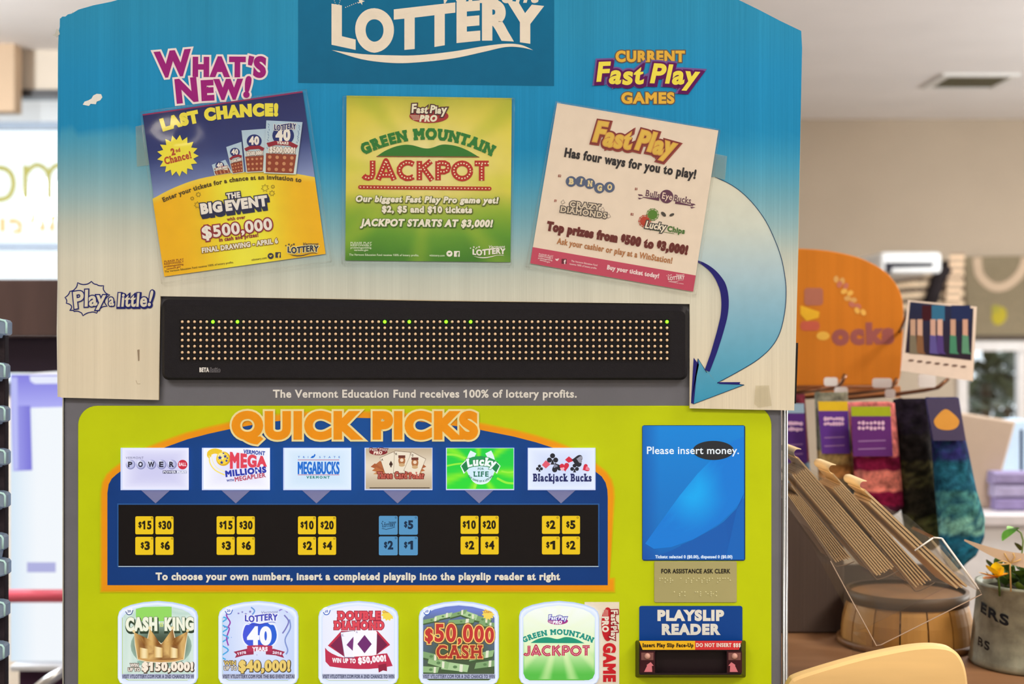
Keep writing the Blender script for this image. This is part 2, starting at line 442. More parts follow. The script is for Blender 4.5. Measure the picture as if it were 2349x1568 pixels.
YEL, BLU = (246, 203, 10), (84, 152, 200)
grp = [(313, '15 30 3 6'), (499, '15 30 3 6'), (685, '10 20 2 4'), (870, '* 5 2 1'), (1057, '10 20 2 4'), (1243, '2 5 1 2')]
for gi, (gx, s_) in enumerate(grp):
    blue = gi == 3; kk = 43 if blue else 41
    for i, lab in enumerate(s_.split()):
        x = gx + (46 if i % 2 else 0); y = (1182.5 if i < 2 else 1229.5) - (1 if gi > 2 else 0)
        c = BLU if blue else YEL; e = [q * 0.96 for q in c]
        b = M(); b.prism(PW(rrect(x, y, x + kk, y + kk, 3, 3)), YP - 0.0030, YP - 0.0010, 'lit', rgb(e), 0.0004)
        a = Art(YP - 0.0032, 'plastic'); ink = (22, 44, 70) if blue else (32, 26, 12)
        if lab == '*':
            a.text('LOTTERY', (x + 7, y + 27), (x + 37, y + 25), 7, ink, bold=0.06, serif=0.05); a.line([(x + 6, y + 30), (x + 16, y + 32), (x + 36, y + 27)], 1.2, ink); a.text('Vermont', (x + 22, y + 18), (x + 39, y + 17), 4, ink, it=0.2)
            for q in ((8, 14), (13, 17), (6, 18)): a.poly(star(x + q[0], y + q[1], 2, 0.9, 5), ink)
        else:
            w = 30 if len(lab) == 2 else 21; x0 = x + kk / 2 - w / 2 - (1 if len(lab) == 2 else 0)
            a.text('$', (x0, y + 26), (x0 + 7.5, y + 26), 12, ink, bold=0.07); a.text(lab, (x0 + 8.5, y + 30), (x0 + w, y + 30), 17.5, ink, bold=0.075)
        a.line(ell(x + kk - 5, y + 5, 1.8, n=10), 0.8, ink, closed=True)
        for src in (a,):
            o = len(b.v); b.v += src.v; b.f += [[o + q for q in f] for f in src.f]; b.m += src.m; b.c += src.c; b.sm += src.sm
        b.build('selection_button', mach)

# lit game cards, and one unlit card painted to glow like them ----------------------------------------------------
CXS = [(281, 433), (467, 619), (653, 805), (839, 991), (1025, 1178), (1212, 1364)]
def card_base(i, fn, mat='lit', nu=16):
    x0, x1 = CXS[i]; m = M(); m.prism(PW([(x0 - 1.5, 1026), (x1 + 1.5, 1026), (x1 + 1.5, 1122.5), (x0 - 1.5, 1122.5)]), YP - 0.0030, YP - 0.0008, mat, rgb((206, 218, 250)) if mat == 'lit' else alb((150, 140, 125)))
    a = Art(YP - 0.0031, mat); a.field([(x0, 1027.5), (x1, 1027.5), (x1, 1121), (x0, 1121)], fn, nu, 12, 0)
    o = len(m.v); m.v += a.v; m.f += [[o + q for q in f] for f in a.f]; m.m += a.m; m.c += a.c; m.sm += a.sm
    card = m.build('game_card', mach); a = Art(YP - 0.0033, mat); return card, a
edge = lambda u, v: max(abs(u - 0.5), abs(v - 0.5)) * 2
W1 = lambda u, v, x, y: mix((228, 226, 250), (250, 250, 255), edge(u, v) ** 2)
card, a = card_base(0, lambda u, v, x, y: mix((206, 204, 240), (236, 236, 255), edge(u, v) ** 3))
a.text('VERMONT', (288.5, 1052), (329.5, 1052), 5, (120, 120, 150), bold=0.02, track=0.15)
for x, ch in zip((299.6, 323.4, 347.6, 371, 394.5), 'POWER'):
    a.disc(x, 1065, 11, (140, 142, 190)); a.disc(x - 1, 1064, 9.6, (186, 188, 226), a.L + 1); a.disc(x - 3, 1061, 6, (222, 224, 248), a.L + 2)
    a.text(ch, (x - (6 if ch != 'W' else 7.5), 1070), (x + (4.5 if ch != 'W' else 7), 1070), 11, (38, 40, 62), bold=0.08, L=4)
a.disc(419, 1065, 11, (206, 36, 62)); a.text('BALL', (410.5, 1068), (427.5, 1068), 7.5, (252, 225, 232), bold=0.05, L=3)
a.rect(373.5, 1078.5, 405, 1085.5, (44, 46, 80)); a.rect(405, 1078.5, 429, 1085.5, (190, 192, 216)); a.text('POWER', (375, 1084.3), (404, 1084.3), 4.6, (240, 240, 255), bold=0.06, L=3); a.text('PLAY', (406.5, 1084.3), (428, 1084.3), 4.6, (240, 242, 255), bold=0.04, L=3)
a.build('game_logo', card)
card, a = card_base(1, W1)
a.line(spline([(479, 1050), (482, 1038), (494, 1034), (508, 1038)], 6), [2, 5, 8, 10, 11, 12] + [12] * 13, (240, 200, 40)); a.line(spline([(480, 1042), (482, 1062), (494, 1078), (516, 1089)], 6), 3, (248, 226, 120))
a.line(spline([(485, 1042), (489, 1060), (500, 1074), (518, 1082)], 6), 2, (250, 240, 180))
a.disc(512.5, 1051.5, 16.5, (222, 170, 20), 3); a.disc(511, 1050, 14.5, (250, 214, 60), 4); a.disc(508, 1046, 8, (254, 236, 150), 5)
for q in ((505, 1049, 6), (517, 1046, 5), (520, 1056, 4), (509, 1060, 5), (513, 1039, 3), (522, 1050, 3)): a.poly(star(q[0], q[1], q[2], q[2] * 0.42, 5), (34, 56, 150), 6)
a.text('VERMONT', (558.5, 1039), (608, 1043.5), 8.5, (26, 60, 160), bold=0.08, L=7)
a.text('MEGA', (528, 1072), (612, 1068), 26, (226, 62, 84), bold=0.1, L=7, env=([(528, 1072), (612, 1068)], [(528, 1038), (612, 1048)]), res=5)
a.text('MILLIONS', (518, 1092.5), (612, 1082), 12.5, (24, 46, 168), bold=0.1, L=7)
a.poly(star(590, 1078, 4, 1.7, 5), (240, 244, 255), 9)
a.text('WITH', (520.5, 1104), (537, 1102.5), 4.5, (24, 46, 150), bold=0.08, L=7); a.text('MEGAPLIER', (539.5, 1103.5), (610, 1093), 9.5, (186, 66, 96), bold=0.06, L=7)
a.build('game_logo', card)
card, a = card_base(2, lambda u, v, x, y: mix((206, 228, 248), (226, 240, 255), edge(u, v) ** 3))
B3 = (0, 106, 208)
a.text('TRI  STATE', (683.5, 1050), (780, 1050), 4.2, B3, bold=0.03, track=1.3); a.poly([(712, 1050), (716, 1045), (719, 1045), (722, 1040), (724, 1043), (722, 1047), (718, 1050)], B3)
a.rect(683, 1053.5, 778.5, 1054.8, (190, 70, 110)); a.rect(683, 1088, 778.5, 1089.2, (190, 70, 110))
a.text('MEGABUCKS', (683, 1086), (779, 1086), 26.5, B3, bold=0.09, res=5, track=-0.06); a.text('VERMONT', (703, 1096.8), (756.5, 1096.8), 5.3, (0, 128, 120), bold=0.08, track=0.25)
a.build('game_logo', card)
card, a = card_base(3, lambda u, v, x, y: mix((188, 168, 138), (232, 216, 192), math.exp(-((v - 0.45) * 3) ** 2)), 'lit')  # unlit card: emission and pale middle stand in for room light on it
a.disc(868, 1036, 21, (132, 32, 40), 1, 7.5); a.rect(845, 1027, 892, 1028, (188, 168, 138), 3); a.text('PRO', (857, 1041), (877, 1041), 7, (246, 220, 200), bold=0.1, it=0.15, L=3); a.text('Fast Play', (848, 1033), (889, 1033), 5.5, (226, 190, 180), bold=0.06, it=0.1, out=[(1.2, (100, 20, 30))], L=4)
for k, (q, col) in enumerate((((853, 1079), (190, 110, 60)), ((850, 1070), (170, 90, 50)), ((856, 1087), (206, 150, 96)), ((862, 1064), (180, 104, 60)))):
    a.poly([(q[0], q[1]), (q[0] + 10, q[1] - 8), (902, 1090)], col); a.poly([(1830 - q[0] - 2, q[1]), (1830 - q[0] - 12, q[1] - 8), (930, 1090)], col)
for quad, s_, rot in (([(872, 1049.5), (903, 1036), (917, 1078), (886, 1092)], 'A', 0), ([(906, 1034), (941, 1037), (938, 1084), (903, 1083)], 'K', 0), ([(945, 1036), (976.5, 1052), (960, 1091), (927, 1078)], 'Q', 0)):
    cq = np.mean(quad, 0); a.L += 2; a.poly([tuple(cq + (np.array(p) - cq) * 1.04) for p in quad], (104, 74, 56)); a.poly(quad, (238, 224, 200), a.L + 1)
    t = np.array(quad[0]); d = cq - t; p = t + d * 0.22; a.L += 2
    a.text(s_, (p[0] - 2, p[1] + 3), (p[0] + 2, p[1] + 3), 4.5, (60, 36, 30), bold=0.06)
    if s_ == 'A': a.disc(897, 1064, 4, (60, 36, 30)); a.poly([(893, 1063), (897, 1056), (901, 1063)], (60, 36, 30)); a.poly([(897, 1064), (899, 1071), (895, 1071)], (60, 36, 30))
    else:
        a.disc(cq[0], cq[1] - 4, 8, (176, 110, 64), ry=11); a.disc(cq[0], cq[1] - 5, 4, (238, 214, 186), a.L + 1); a.rect(cq[0] - 8, cq[1] - 16, cq[0] + 8, cq[1] - 10, (110, 50, 40), a.L + 1); a.disc(cq[0], cq[1] + 6, 7, (206, 168, 120), a.L + 1, 4)
a.text('Three Card Poker', (866, 1096), (973, 1096), 14, (196, 96, 80), bold=0.07, serif=0.1, out=[(1.6, (120, 34, 26))], L=12); a.rect(848, 1117, 986, 1119, (50, 38, 30))
a.build('game_logo', card)
def rays(cx, cy, n, f, base, alt): return lambda u, v, x, y: mix(base(u, v), alt(u, v), max(0, math.sin(math.atan2(y - cy, x - cx) * n + f)) ** 1.5)
card, a = card_base(4, rays(1101, 1075, 7, 0.6, lambda u, v: mix((18, 206, 70), (40, 220, 50), v), lambda u, v: (130, 236, 40)), nu=40)
for pts, w in (([(1025, 1042), (1045, 1043), (1070, 1052)], 5), ([(1025, 1068), (1045, 1064), (1065, 1062)], 4), ([(1140, 1096), (1160, 1106), (1178, 1108)], 5), ([(1150, 1080), (1165, 1083), (1178, 1082)], 4), ([(1088, 1121), (1090, 1114), (1092, 1108)], 6)): a.line(spline(pts, 5), w, (150, 240, 60))
a.line(spline([(1086, 1036), (1079, 1052), (1078, 1076), (1090, 1098), (1103, 1103), (1117, 1098), (1128, 1076), (1127, 1052), (1120, 1036)], 6), 15, (226, 246, 246), 3); a.disc(1102.5, 1079, 30, (214, 238, 250), 4, 25)
for sx in (1, -1): a.poly([(1102 + sx * 46, 1068), (1102 + sx * 33, 1054), (1102 + sx * 26, 1074), (1102 + sx * 38, 1086)], (240, 252, 246), 4); a.poly([(1102 + sx * 44, 1068), (1102 + sx * 33, 1057), (1102 + sx * 27, 1074), (1102 + sx * 36, 1083)], (16, 130, 70), 5)
a.poly([(1068, 1053), (1085, 1047), (1103, 1045), (1121, 1048), (1137, 1055), (1131, 1075), (1117, 1070), (1102, 1068.5), (1086, 1070), (1072, 1074)], (30, 156, 84), 6)
a.text('Lucky', (1073, 1070), (1136, 1071), 17, (240, 252, 246), mid=(1103, 1066), bold=0.08, serif=0.05, it=0.1, L=8, out=[(1, (16, 120, 66))]); a.text('FOR', (1096, 1076.5), (1110, 1076.5), 4.5, (20, 110, 90), bold=0.04, serif=0.08, L=8)
a.text('LIFE', (1085.5, 1092), (1121, 1092), 11, (16, 112, 84), bold=0.05, serif=0.1, L=8); a.text('THE GAME OF A LIFETIME', (1073, 1092), (1132, 1092), 4.2, (14, 108, 76), mid=(1103, 1105), bold=0.06, L=8)
a.build('game_logo', card)
def heart(cx, cy, r, rot=0):
    pts = []
    for k in range(30):
        t = 2 * math.pi * k / 30; x = 16 * math.sin(t) ** 3; y = -(13 * math.cos(t) - 5 * math.cos(2 * t) - 2 * math.cos(3 * t) - math.cos(4 * t)); q = math.radians(rot)
        pts.append((cx + (x * math.cos(q) - y * math.sin(q)) * r / 16, cy + (x * math.sin(q) + y * math.cos(q)) * r / 16))
    return pts
def club(a, cx, cy, r, c, L=None):
    for dx, dy in ((0, -0.55), (-0.55, 0.2), (0.55, 0.2)): a.disc(cx + dx * r, cy + dy * r, r * 0.45, c, L, n=14)
    a.poly([(cx, cy), (cx + 0.35 * r, cy + r), (cx - 0.35 * r, cy + r)], c, L)
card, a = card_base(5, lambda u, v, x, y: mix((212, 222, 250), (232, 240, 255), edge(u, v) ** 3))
K1, R1 = (30, 32, 44), (214, 40, 66)
club(a, 1267.5, 1052, 13, K1); club(a, 1237.5, 1073, 8, K1); club(a, 1318, 1073, 10, K1)
a.poly([(1252, 1055), (1263, 1064), (1252, 1074), (1243, 1066)], (226, 90, 110)); a.poly([(1305, 1046), (1317, 1056), (1304, 1061), (1296, 1054)], R1)
a.poly(heart(1277, 1072, 12, 160), K1, 2); a.poly(heart(1274, 1068, 5, 160), (130, 134, 156), 3); a.poly(heart(1295, 1070, 11, -10), R1, 4); a.poly(heart(1290, 1075, 5, -10), (244, 180, 190), 5)
a.poly(heart(1325, 1056, 14, 100), K1, 3); a.poly(heart(1330, 1053, 8, 100), (150, 150, 164), 4); a.poly(heart(1344, 1073, 9, 60), R1, 2); a.poly(heart(1347, 1074, 5, 60), (240, 130, 150), 3)
a.text('Blackjack Bucks', (1222.5, 1103), (1357, 1103), 16.5, (26, 34, 96), bold=0.075, serif=0.09, res=4)
a.build('game_logo', card)

# lit ticket windows -------------------------------------------------
JS = {'J': (0.62, [[(0.50, 1), (0.50, 0.3), (0.44, 0.14), (0.3, 0.09), (0.14, 0.13), (0.06, 0.22)]]), 'A': (0.95, [[(0.08, 0), (0.46, 1)], [(0.46, 1), (0.86, 0)], [(0.25, 0.26), (0.7, 0.26)]]), 'C': (0.86, [[(0.78, 0.82), (0.62, 0.9), (0.42, 0.91), (0.22, 0.8), (0.1, 0.6), (0.1, 0.4), (0.22, 0.2), (0.42, 0.09), (0.62, 0.1), (0.78, 0.18)]]), 'K': (0.84, [[(0.14, 0), (0.14, 1)], [(0.16, 0.5), (0.7, 1)], [(0.34, 0.62), (0.76, 0)]]), 'P': (0.74, [[(0.14, 0), (0.14, 1)], [(0.14, 0.9), (0.46, 0.9), (0.6, 0.82), (0.64, 0.68), (0.58, 0.52), (0.44, 0.45), (0.14, 0.45)]]), 'O': (1.0, [[(0.5 + 0.4 * math.cos(t * math.pi / 10), 0.5 + 0.4 * math.sin(t * math.pi / 10)) for t in range(21)]]), 'T': (0.76, [[(0.04, 0.9), (0.72, 0.9)], [(0.38, 0.9), (0.38, 0)]])}
def jackpot(a, x0, x1, y, h, c, dot, L=1, slope=0.0):
    tot = sum(JS[q][0] + 0.06 for q in 'JACKPOT') - 0.06; sx = (x1 - x0) / tot; x = x0
    for q in 'JACKPOT':
        w, st = JS[q]
        for line in st:
            p = [(x + px * sx, y - py * h + slope * (x + px * sx - x0)) for px, py in line]
            a.line(p, h * 0.29, c, L)
            for k in p[1:-1]: a.disc(k[0], k[1], h * 0.14, c, L, n=12)
            if q in 'A': a.disc(*p[1 if line is st[0] else 0], h * 0.135, c, L, n=12)
            ln = 0.0; nxt = h * 0.09
            for (ax, ay), (bx, by) in zip(p, p[1:]):
                d = math.hypot(bx - ax, by - ay)
                while nxt <= ln + d - h * 0.02:
                    t = (nxt - ln) / d; a.disc(ax + (bx - ax) * t, ay + (by - ay) * t, h * 0.042, dot, L + 1, n=8); nxt += h * 0.155
                ln += d
        x += (w + 0.06) * sx
def hill(a, T, c, L=None): a.poly([T(*p) for p in spline([(608, 595), (680, 547), (760, 512), (820, 497), (870, 492), (920, 497), (960, 507), (1010, 521), (1060, 524), (1110, 511), (1150, 496), (1200, 490), (1290, 502), (1390, 540), (1495, 601)], 3)], c, L)
def fast_pro(a, cx, cy, s, red, rim, ink, L=1):
    a.disc(cx, cy + 7 * s, 45 * s, red, L, 16 * s)
    for k in range(4): a.line([(cx - 43 * s + k * 2 * s, cy + (6 + k * 3) * s), (cx - 22 * s, cy + (6 + k * 3) * s)], 0.9 * s, ink, L + 1)
    a.text('PRO', (cx - 22 * s, cy + 19 * s), (cx + 19 * s, cy + 19 * s), 13 * s, ink, bold=0.1, it=0.2, L=L + 2)
    J = [(1.25, -0.05, 4), (1, -0.1, -5), (1, -0.05, 3), (1.1, -0.1, -3), (1.2, 0, 2), (1.1, 0, -2), (1, -0.08, 4), (1, -0.05, -4)]
    a.text('Fast Play', (cx - 40 * s, cy - 2 * s), (cx + 41 * s, cy + 1 * s), 15 * s, ink, bold=0.07, it=0.12, jit=J, out=[(2.6 * s, rim)], L=L + 2, space=0.2)

WX = [272, 502, 731, 961, 1190.5]
def win_shape(x0, d=0):
    x1 = x0 + 183.5; c = (x0 + x1) / 2
    return [(x0 + d, 1552 - d), (x0 + d, 1412 + d * 0.3), (x0 + 3 + d, 1401 + d), (x0 + 11 + d, 1393 + d), (x0 + 30 + d * .6, 1385.5 + d), (x0 + 58 + d * .3, 1379.5 + d), (c, 1376.5 + d), (x1 - 58 - d * .3, 1379.5 + d), (x1 - 30 - d * .6, 1385.5 + d), (x1 - 11 - d, 1393 + d), (x1 - 3 - d, 1401 + d), (x1 - d, 1412 + d * 0.3), (x1 - d, 1552 - d), (x1 - 5 - d, 1563 - d), (x1 - 14 - d, 1568 - d), (x0 + 14 + d, 1568 - d), (x0 + 5 + d, 1563 - d)]
def window_frame(i):
    x0 = WX[i]; outer, inner = PW(win_shape(x0)), PW(win_shape(x0, 10)); n = len(outer)
    m = M(); V = [(x, YP - 0.0030, z) for x, z in inset(outer, 0.0006)] + [(x, YP - 0.0014, z) for x, z in inner] + [(x, YP, z) for x, z in outer] + [(x, YP - 0.0042, z) for x, z in inset(outer, 0.0022)]
    F = [];
    for a_, b_ in ((2, 0), (0, 3), (3, 1)): F += [(a_ * n + k, a_ * n + (k + 1) % n, b_ * n + (k + 1) % n, b_ * n + k) for k in range(n)]
    m.add(V, F, 'lit', [rgb((196, 214, 250))] * n + [rgb((214, 228, 252))] * n + [rgb((180, 196, 226))] * n + [rgb((240, 246, 255))] * n)
    return m.build('ticket_window', mach), x0
def pic_clip(x0, d=9): return win_shape(x0, d)
def price(a, x, y, c):
    a.disc(x, y, 9, (246, 248, 255), 8); a.line(spline([(x - 8, y + 1), (x - 3, y + 8), (x + 5, y + 7), (x + 9, y - 2)], 5), 2, c, 9); a.text('20', (x - 4, y + 3), (x + 4, y + 3), 5, c, bold=0.06, L=9)
def foot(a, x0, t, c=(58, 62, 92)):
    a.rect(x0 + 9, 1544, x0 + 174.5, 1555, (176, 180, 206), 12); a.text(t, (x0 + 9.5, 1553.6), (x0 + 174, 1553.6), 8, c, bold=0.06, L=13)
# 1: crown ticket
w, x0 = window_frame(0); a = Art(YP - 0.0008, 'lit'); rnd = random.Random(3)
def money(x, y):
    t = math.sin(x * 0.31 + y * 0.07) * math.sin(y * 0.19 - x * 0.05); return mix((188, 216, 202), (222, 236, 226), 0.5 + t / 2)
a.fan(pic_clip(x0), money, rings=10)
for k in range(16):
    x, y = x0 + rnd.uniform(12, 160), rnd.uniform(1415, 1535); ww, hh = rnd.uniform(18, 40), rnd.uniform(8, 18)
    q = [(x, y), (x + ww, y - 3), (x + ww + 1, y + hh - 3), (x + 1, y + hh)]
    if x + ww < x0 + 172: a.poly(q, rnd.choice([(150, 186, 170), (206, 226, 214), (170, 200, 182), (226, 236, 230)]), 1 + k % 2)
a.fan([(x0 + 40, 1392), (x0 + 122, 1390), (x0 + 122, 1416), (x0 + 116, 1424), (x0 + 46, 1424), (x0 + 40, 1414)], lambda x, y: (148, 216, 96), L=3)
a.fan(ell(x0 + 98, 1480, 70, 50), lambda x, y: mix((52, 66, 50), (150, 178, 160), math.hypot((x - x0 - 98) / 70, (y - 1480) / 50) ** 2), L=4, rings=5)
pic = a.build('ticket_picture', w)
a = Art(YP - 0.0030, 'lit')
crown = [(317, 1511), (311, 1478), (307.5, 1449), (331, 1480), (339, 1468), (344, 1441), (352, 1462), (370, 1477), (388, 1462), (396, 1441), (402, 1470), (409, 1480), (431, 1447), (425, 1480), (421, 1511), (400, 1516), (370, 1518), (338, 1516)]
a.line(crown + [crown[0]], 4, (240, 224, 186)); a.fan(crown, lambda x, y: mix((120, 70, 28), (226, 184, 112), 0.5 + 0.5 * math.sin((x - 300) * 0.17)), 2, 6)
for q in ((321, 1490, 341, 1509), (354, 1487, 373, 1507), (391, 1489, 408, 1508)): a.field([(q[0], q[1] - 6), (q[2], q[1] - 2), (q[2], q[3]), (q[0], q[3])], lambda u, v, x, y: mix((206, 160, 84), (250, 228, 176), math.sin(u * 3.1)), 6, 2, 3)
for q in ((307.5, 1447), (344, 1439), (396, 1439), (431, 1445)): a.disc(q[0], q[1], 3.4, (236, 214, 160), 4)
a.line(spline([(318, 1509), (345, 1514), (372, 1515), (398, 1514), (420, 1509)], 5), 4, (206, 156, 90), 4)
a.build('crown_picture', w)
a = Art(YP - 0.002, 'lit')
a.text('CASH', (289, 1445), (361, 1444), 28, (244, 244, 222), bold=0.11, out=[(1, (120, 140, 110)), (2.2, (40, 58, 40), (1, 4))], L=2, res=5); a.text('IS', (367, 1436), (375, 1436), 9, (214, 226, 120), bold=0.06, L=5); a.text('KING', (378, 1444), (445, 1443), 27, (244, 244, 222), bold=0.11, out=[(1, (120, 140, 110)), (2.2, (40, 58, 40), (1, 4))], L=2, res=5)
a.text('WIN', (299, 1528), (318, 1528), 7, (246, 232, 220), bold=0.08, out=[(1.2, (96, 84, 70))], L=4); a.text('UP TO', (294, 1538), (322, 1538), 7, (246, 232, 220), bold=0.08, out=[(1.2, (96, 84, 70))], L=4); a.text('$150,000!', (326, 1536), (444, 1536), 17.5, (250, 234, 214), bold=0.1, out=[(1.6, (74, 60, 44), (1, 1.4))], L=6, res=4)
a.build('ticket_lettering', w); a = Art(YP - 0.002, 'lit'); foot(a, x0, 'VISIT VTLOTTERY.COM FOR A 2ND CHANCE TO W'); a.build('web_address_strip', w); a = Art(YP - 0.002, 'lit'); price(a, 297, 1400, (40, 70, 130)); a.build('price_circle', w)
# 2: forty years ticket
w, x0 = window_frame(1); a = Art(YP - 0.0008, 'lit'); a.fan(pic_clip(x0), lambda x, y: mix((240, 242, 255), (196, 212, 248), math.hypot(x - 596, y - 1460) / 110), rings=8)
for c, pts in (((70, 170, 226), [(503, 1413), (520, 1418), (506, 1430), (522, 1440), (508, 1452), (524, 1462), (506, 1476), (524, 1490), (508, 1504), (518, 1512)]), ((150, 60, 170), [(522, 1400), (520, 1412), (528, 1426), (524, 1436)]), ((150, 60, 170), [(514, 1437), (526, 1440), (520, 1462), (524, 1480)]), ((120, 120, 190), [(652, 1410), (662, 1424), (656, 1440), (648, 1452)]), ((130, 150, 210), [(664, 1420), (666, 1440), (654, 1466), (660, 1490), (656, 1500)]), ((150, 130, 210), [(640, 1400), (650, 1396), (660, 1404)]), ((100, 150, 220), [(576, 1392), (584, 1400), (578, 1410)])):
    a.line(spline(pts, 5), 3.2, c, 1)
for k in range(16): a.disc(random.uniform(514, 676), random.uniform(1396, 1510), 1, random.choice([(90, 150, 220), (150, 90, 190), (120, 130, 190)]), 1, n=6)
a.build('ticket_picture', w); a = Art(YP - 0.0014, 'lit')
sh = spline([(563, 1434), (572, 1432), (580, 1427), (596, 1430), (612, 1427), (620, 1432), (629, 1434), (635, 1455), (630, 1473), (614, 1484), (596, 1490), (578, 1484), (562, 1473), (557, 1455)], 3, True)
a.line(sh, 6, (240, 244, 255), 1, True); a.fan(sh, lambda x, y: mix((70, 84, 220), (30, 96, 214), (x - 557) / 78), 2, 4)
RB = (184, 48, 86)
a.poly([(536, 1494), (566, 1487), (582, 1489), (582, 1500), (560, 1502), (539, 1508), (543, 1500)], (160, 40, 76), 3); a.poly([(654, 1494), (628, 1487), (610, 1489), (610, 1500), (632, 1502), (652, 1508), (648, 1500)], (160, 40, 76), 3); a.poly([(567, 1480), (596, 1478), (625, 1480), (625, 1494), (596, 1492), (567, 1494)], RB, 4)
a.build('anniversary_emblem', w); a = Art(YP - 0.0022, 'lit')
a.text('40', (567, 1476), (623, 1476), 37, (250, 250, 255), bold=0.085, L=2, res=8); a.text('YEARS', (579, 1492), (614, 1492), 8.5, (250, 240, 248), bold=0.09, L=2); a.text('1978', (545, 1501.5), (565, 1498), 5.5, (240, 225, 240), bold=0.08, L=2); a.text('2018', (625, 1498), (646, 1501), 5.5, (240, 225, 240), bold=0.08, L=2)
a.text('Vermont', (600, 1407), (638, 1405), 6, (130, 130, 180), it=0.25, bold=0.02, L=2)
def lottery(a, x0, x1, y, h, c, L=1, out=()):
    w_ = x1 - x0; B = [(0, 0.0), (.1, .08), (.22, .16), (.35, .1), (.5, 0), (.65, -.1), (.8, -.14), (.9, -.1), (1, 0)]; T_ = [(0, -.82), (.15, -.74), (.28, -.72), (.55, -.9), (.75, -1.0), (.88, -.98), (1, -.86)]
    a.text('LOTTERY', (x0, y), (x1, y), h, c, bold=0.08, env=([(x0 + w_ * q, y + h * r) for q, r in B], [(x0 + w_ * q, y + h * r) for q, r in T_]), L=L, out=out, res=5, track=-0.02)
def swoosh(a, x0, x1, y, h, c, L=1):
    w_ = x1 - x0; up = [(0, 0), (.15, .3), (.3, .38), (.43, .34), (.6, .05), (.76, -.28), (.86, -.36), (.94, -.28), (1, 0)]; dn = [(1, 0), (.94, -.14), (.86, -.22), (.76, -.16), (.6, .27), (.43, .6), (.3, .66), (.15, .48), (0, 0)]
    a.poly([(x0 + w_ * q, y + h * r) for q, r in up + dn[1:-1]], c, L)
lottery(a, 562, 637, 1423, 16, (66, 70, 184), 3, out=[(1.6, (246, 246, 255))]); swoosh(a, 566, 634, 1428, 8, (66, 70, 184), 3)
for q in ((547, 1406, 3), (556, 1403, 3), (564, 1408, 4), (574, 1402, 4)): a.poly(star(q[0], q[1], q[2], q[2] * .4, 5), (120, 110, 190), 2)
a.text('WIN', (514, 1524), (541, 1524), 9, (226, 196, 110), bold=0.05, out=[(1.2, (84, 66, 50))], L=3); a.text('UP TO', (514, 1536), (544, 1536), 8.5, (250, 240, 220), bold=0.04, out=[(1.2, (84, 66, 50))], L=3); a.text('$40,000!', (548, 1537), (666, 1537), 22, (236, 204, 110), bold=0.09, out=[(1.6, (70, 56, 40), (.6, .8))], L=5, res=5)
a.build('ticket_lettering', w); a = Art(YP - 0.002, 'lit'); foot(a, x0, 'VISIT VTLOTTERY.COM FOR THE BIG EVENT DETAI'); a.build('web_address_strip', w); a = Art(YP - 0.002, 'lit'); price(a, 525, 1399, (40, 90, 190)); a.build('price_circle', w)
# 3: double diamond
w, x0 = window_frame(2); a = Art(YP - 0.0008, 'lit'); a.fan(pic_clip(x0), lambda x, y: mix((250, 250, 255), (232, 234, 252), math.hypot(x - 822, y - 1460) / 120), rings=6)
a.poly([(752, 1480), (783, 1446), (866, 1446), (895, 1478), (862, 1502), (800, 1512)], (196, 44, 74), 1); a.poly([(758, 1480), (785, 1452), (788, 1504)], (128, 30, 76), 2); a.poly([(889, 1478), (864, 1450), (864, 1500)], (116, 26, 70), 2)
a.poly([(781, 1449), (814, 1445), (814, 1508), (790, 1508)], (120, 100, 130), 3); a.poly([(782, 1450), (813, 1446), (812.5, 1506), (791, 1506)], (248, 246, 255), 4); a.poly([(795, 1478), (811, 1459), (811, 1493)], (120, 50, 120), 5)
a.poly([(812.5, 1449), (816, 1445.5), (862, 1445.5), (865, 1449), (863.5, 1502), (808.5, 1505)], (252, 250, 255), 6); a.poly([(836.5, 1455), (853, 1476), (836.5, 1497), (820, 1476)], (112, 40, 110), 7)
a.text('K', (785, 1459), (790, 1458), 6, (160, 150, 190), bold=0.03, L=6); a.text('A', (816.5, 1451), (821, 1451), 5, (160, 150, 190), bold=0.03, L=7)
rb = [(746, 1484), (752, 1491), (761, 1497), (776, 1504), (795, 1508), (822, 1507), (850, 1503), (876, 1498), (888, 1497), (894, 1509), (901, 1526), (888, 1528), (888, 1538), (879, 1536), (869, 1541), (868, 1531), (846, 1533), (820, 1533), (786, 1531), (757, 1527), (747, 1516)]
a.poly(rb, (194, 44, 78), 8); a.poly([(868, 1524), (886, 1520), (888, 1538), (879, 1536), (869, 1541)], (146, 26, 60), 9); a.poly(star(890, 1408, 16, 12, 11), (248, 218, 80), 2); a.text('Chance', (878, 1405), (900, 1404), 6, (200, 120, 60), bold=0.04, L=3)
a.build('ticket_picture', w); a = Art(YP - 0.002, 'lit')
a.text('DOUBLE', (774, 1419.5), (873, 1419.5), 17, (226, 72, 88), bold=0.1, serif=0.08, out=[(1.3, (150, 30, 60))], L=2, res=4); a.text('DIAMOND', (766, 1442), (881, 1442), 17, (226, 72, 88), bold=0.1, serif=0.08, out=[(1.3, (150, 30, 60))], L=2, res=4)
a.text('WIN UP TO', (762, 1518), (816, 1520), 9.5, (252, 246, 250), bold=0.1, L=2); a.text('$50,000!', (822, 1521), (886, 1515), 13, (252, 246, 250), bold=0.1, L=2)
a.build('ticket_lettering', w); a = Art(YP - 0.002, 'lit'); foot(a, x0, 'VISIT VTLOTTERY.COM FOR A 2ND CHANCE TO WIN'); a.build('web_address_strip', w); a = Art(YP - 0.002, 'lit'); price(a, 749, 1400, (40, 90, 190)); a.build('price_circle', w)
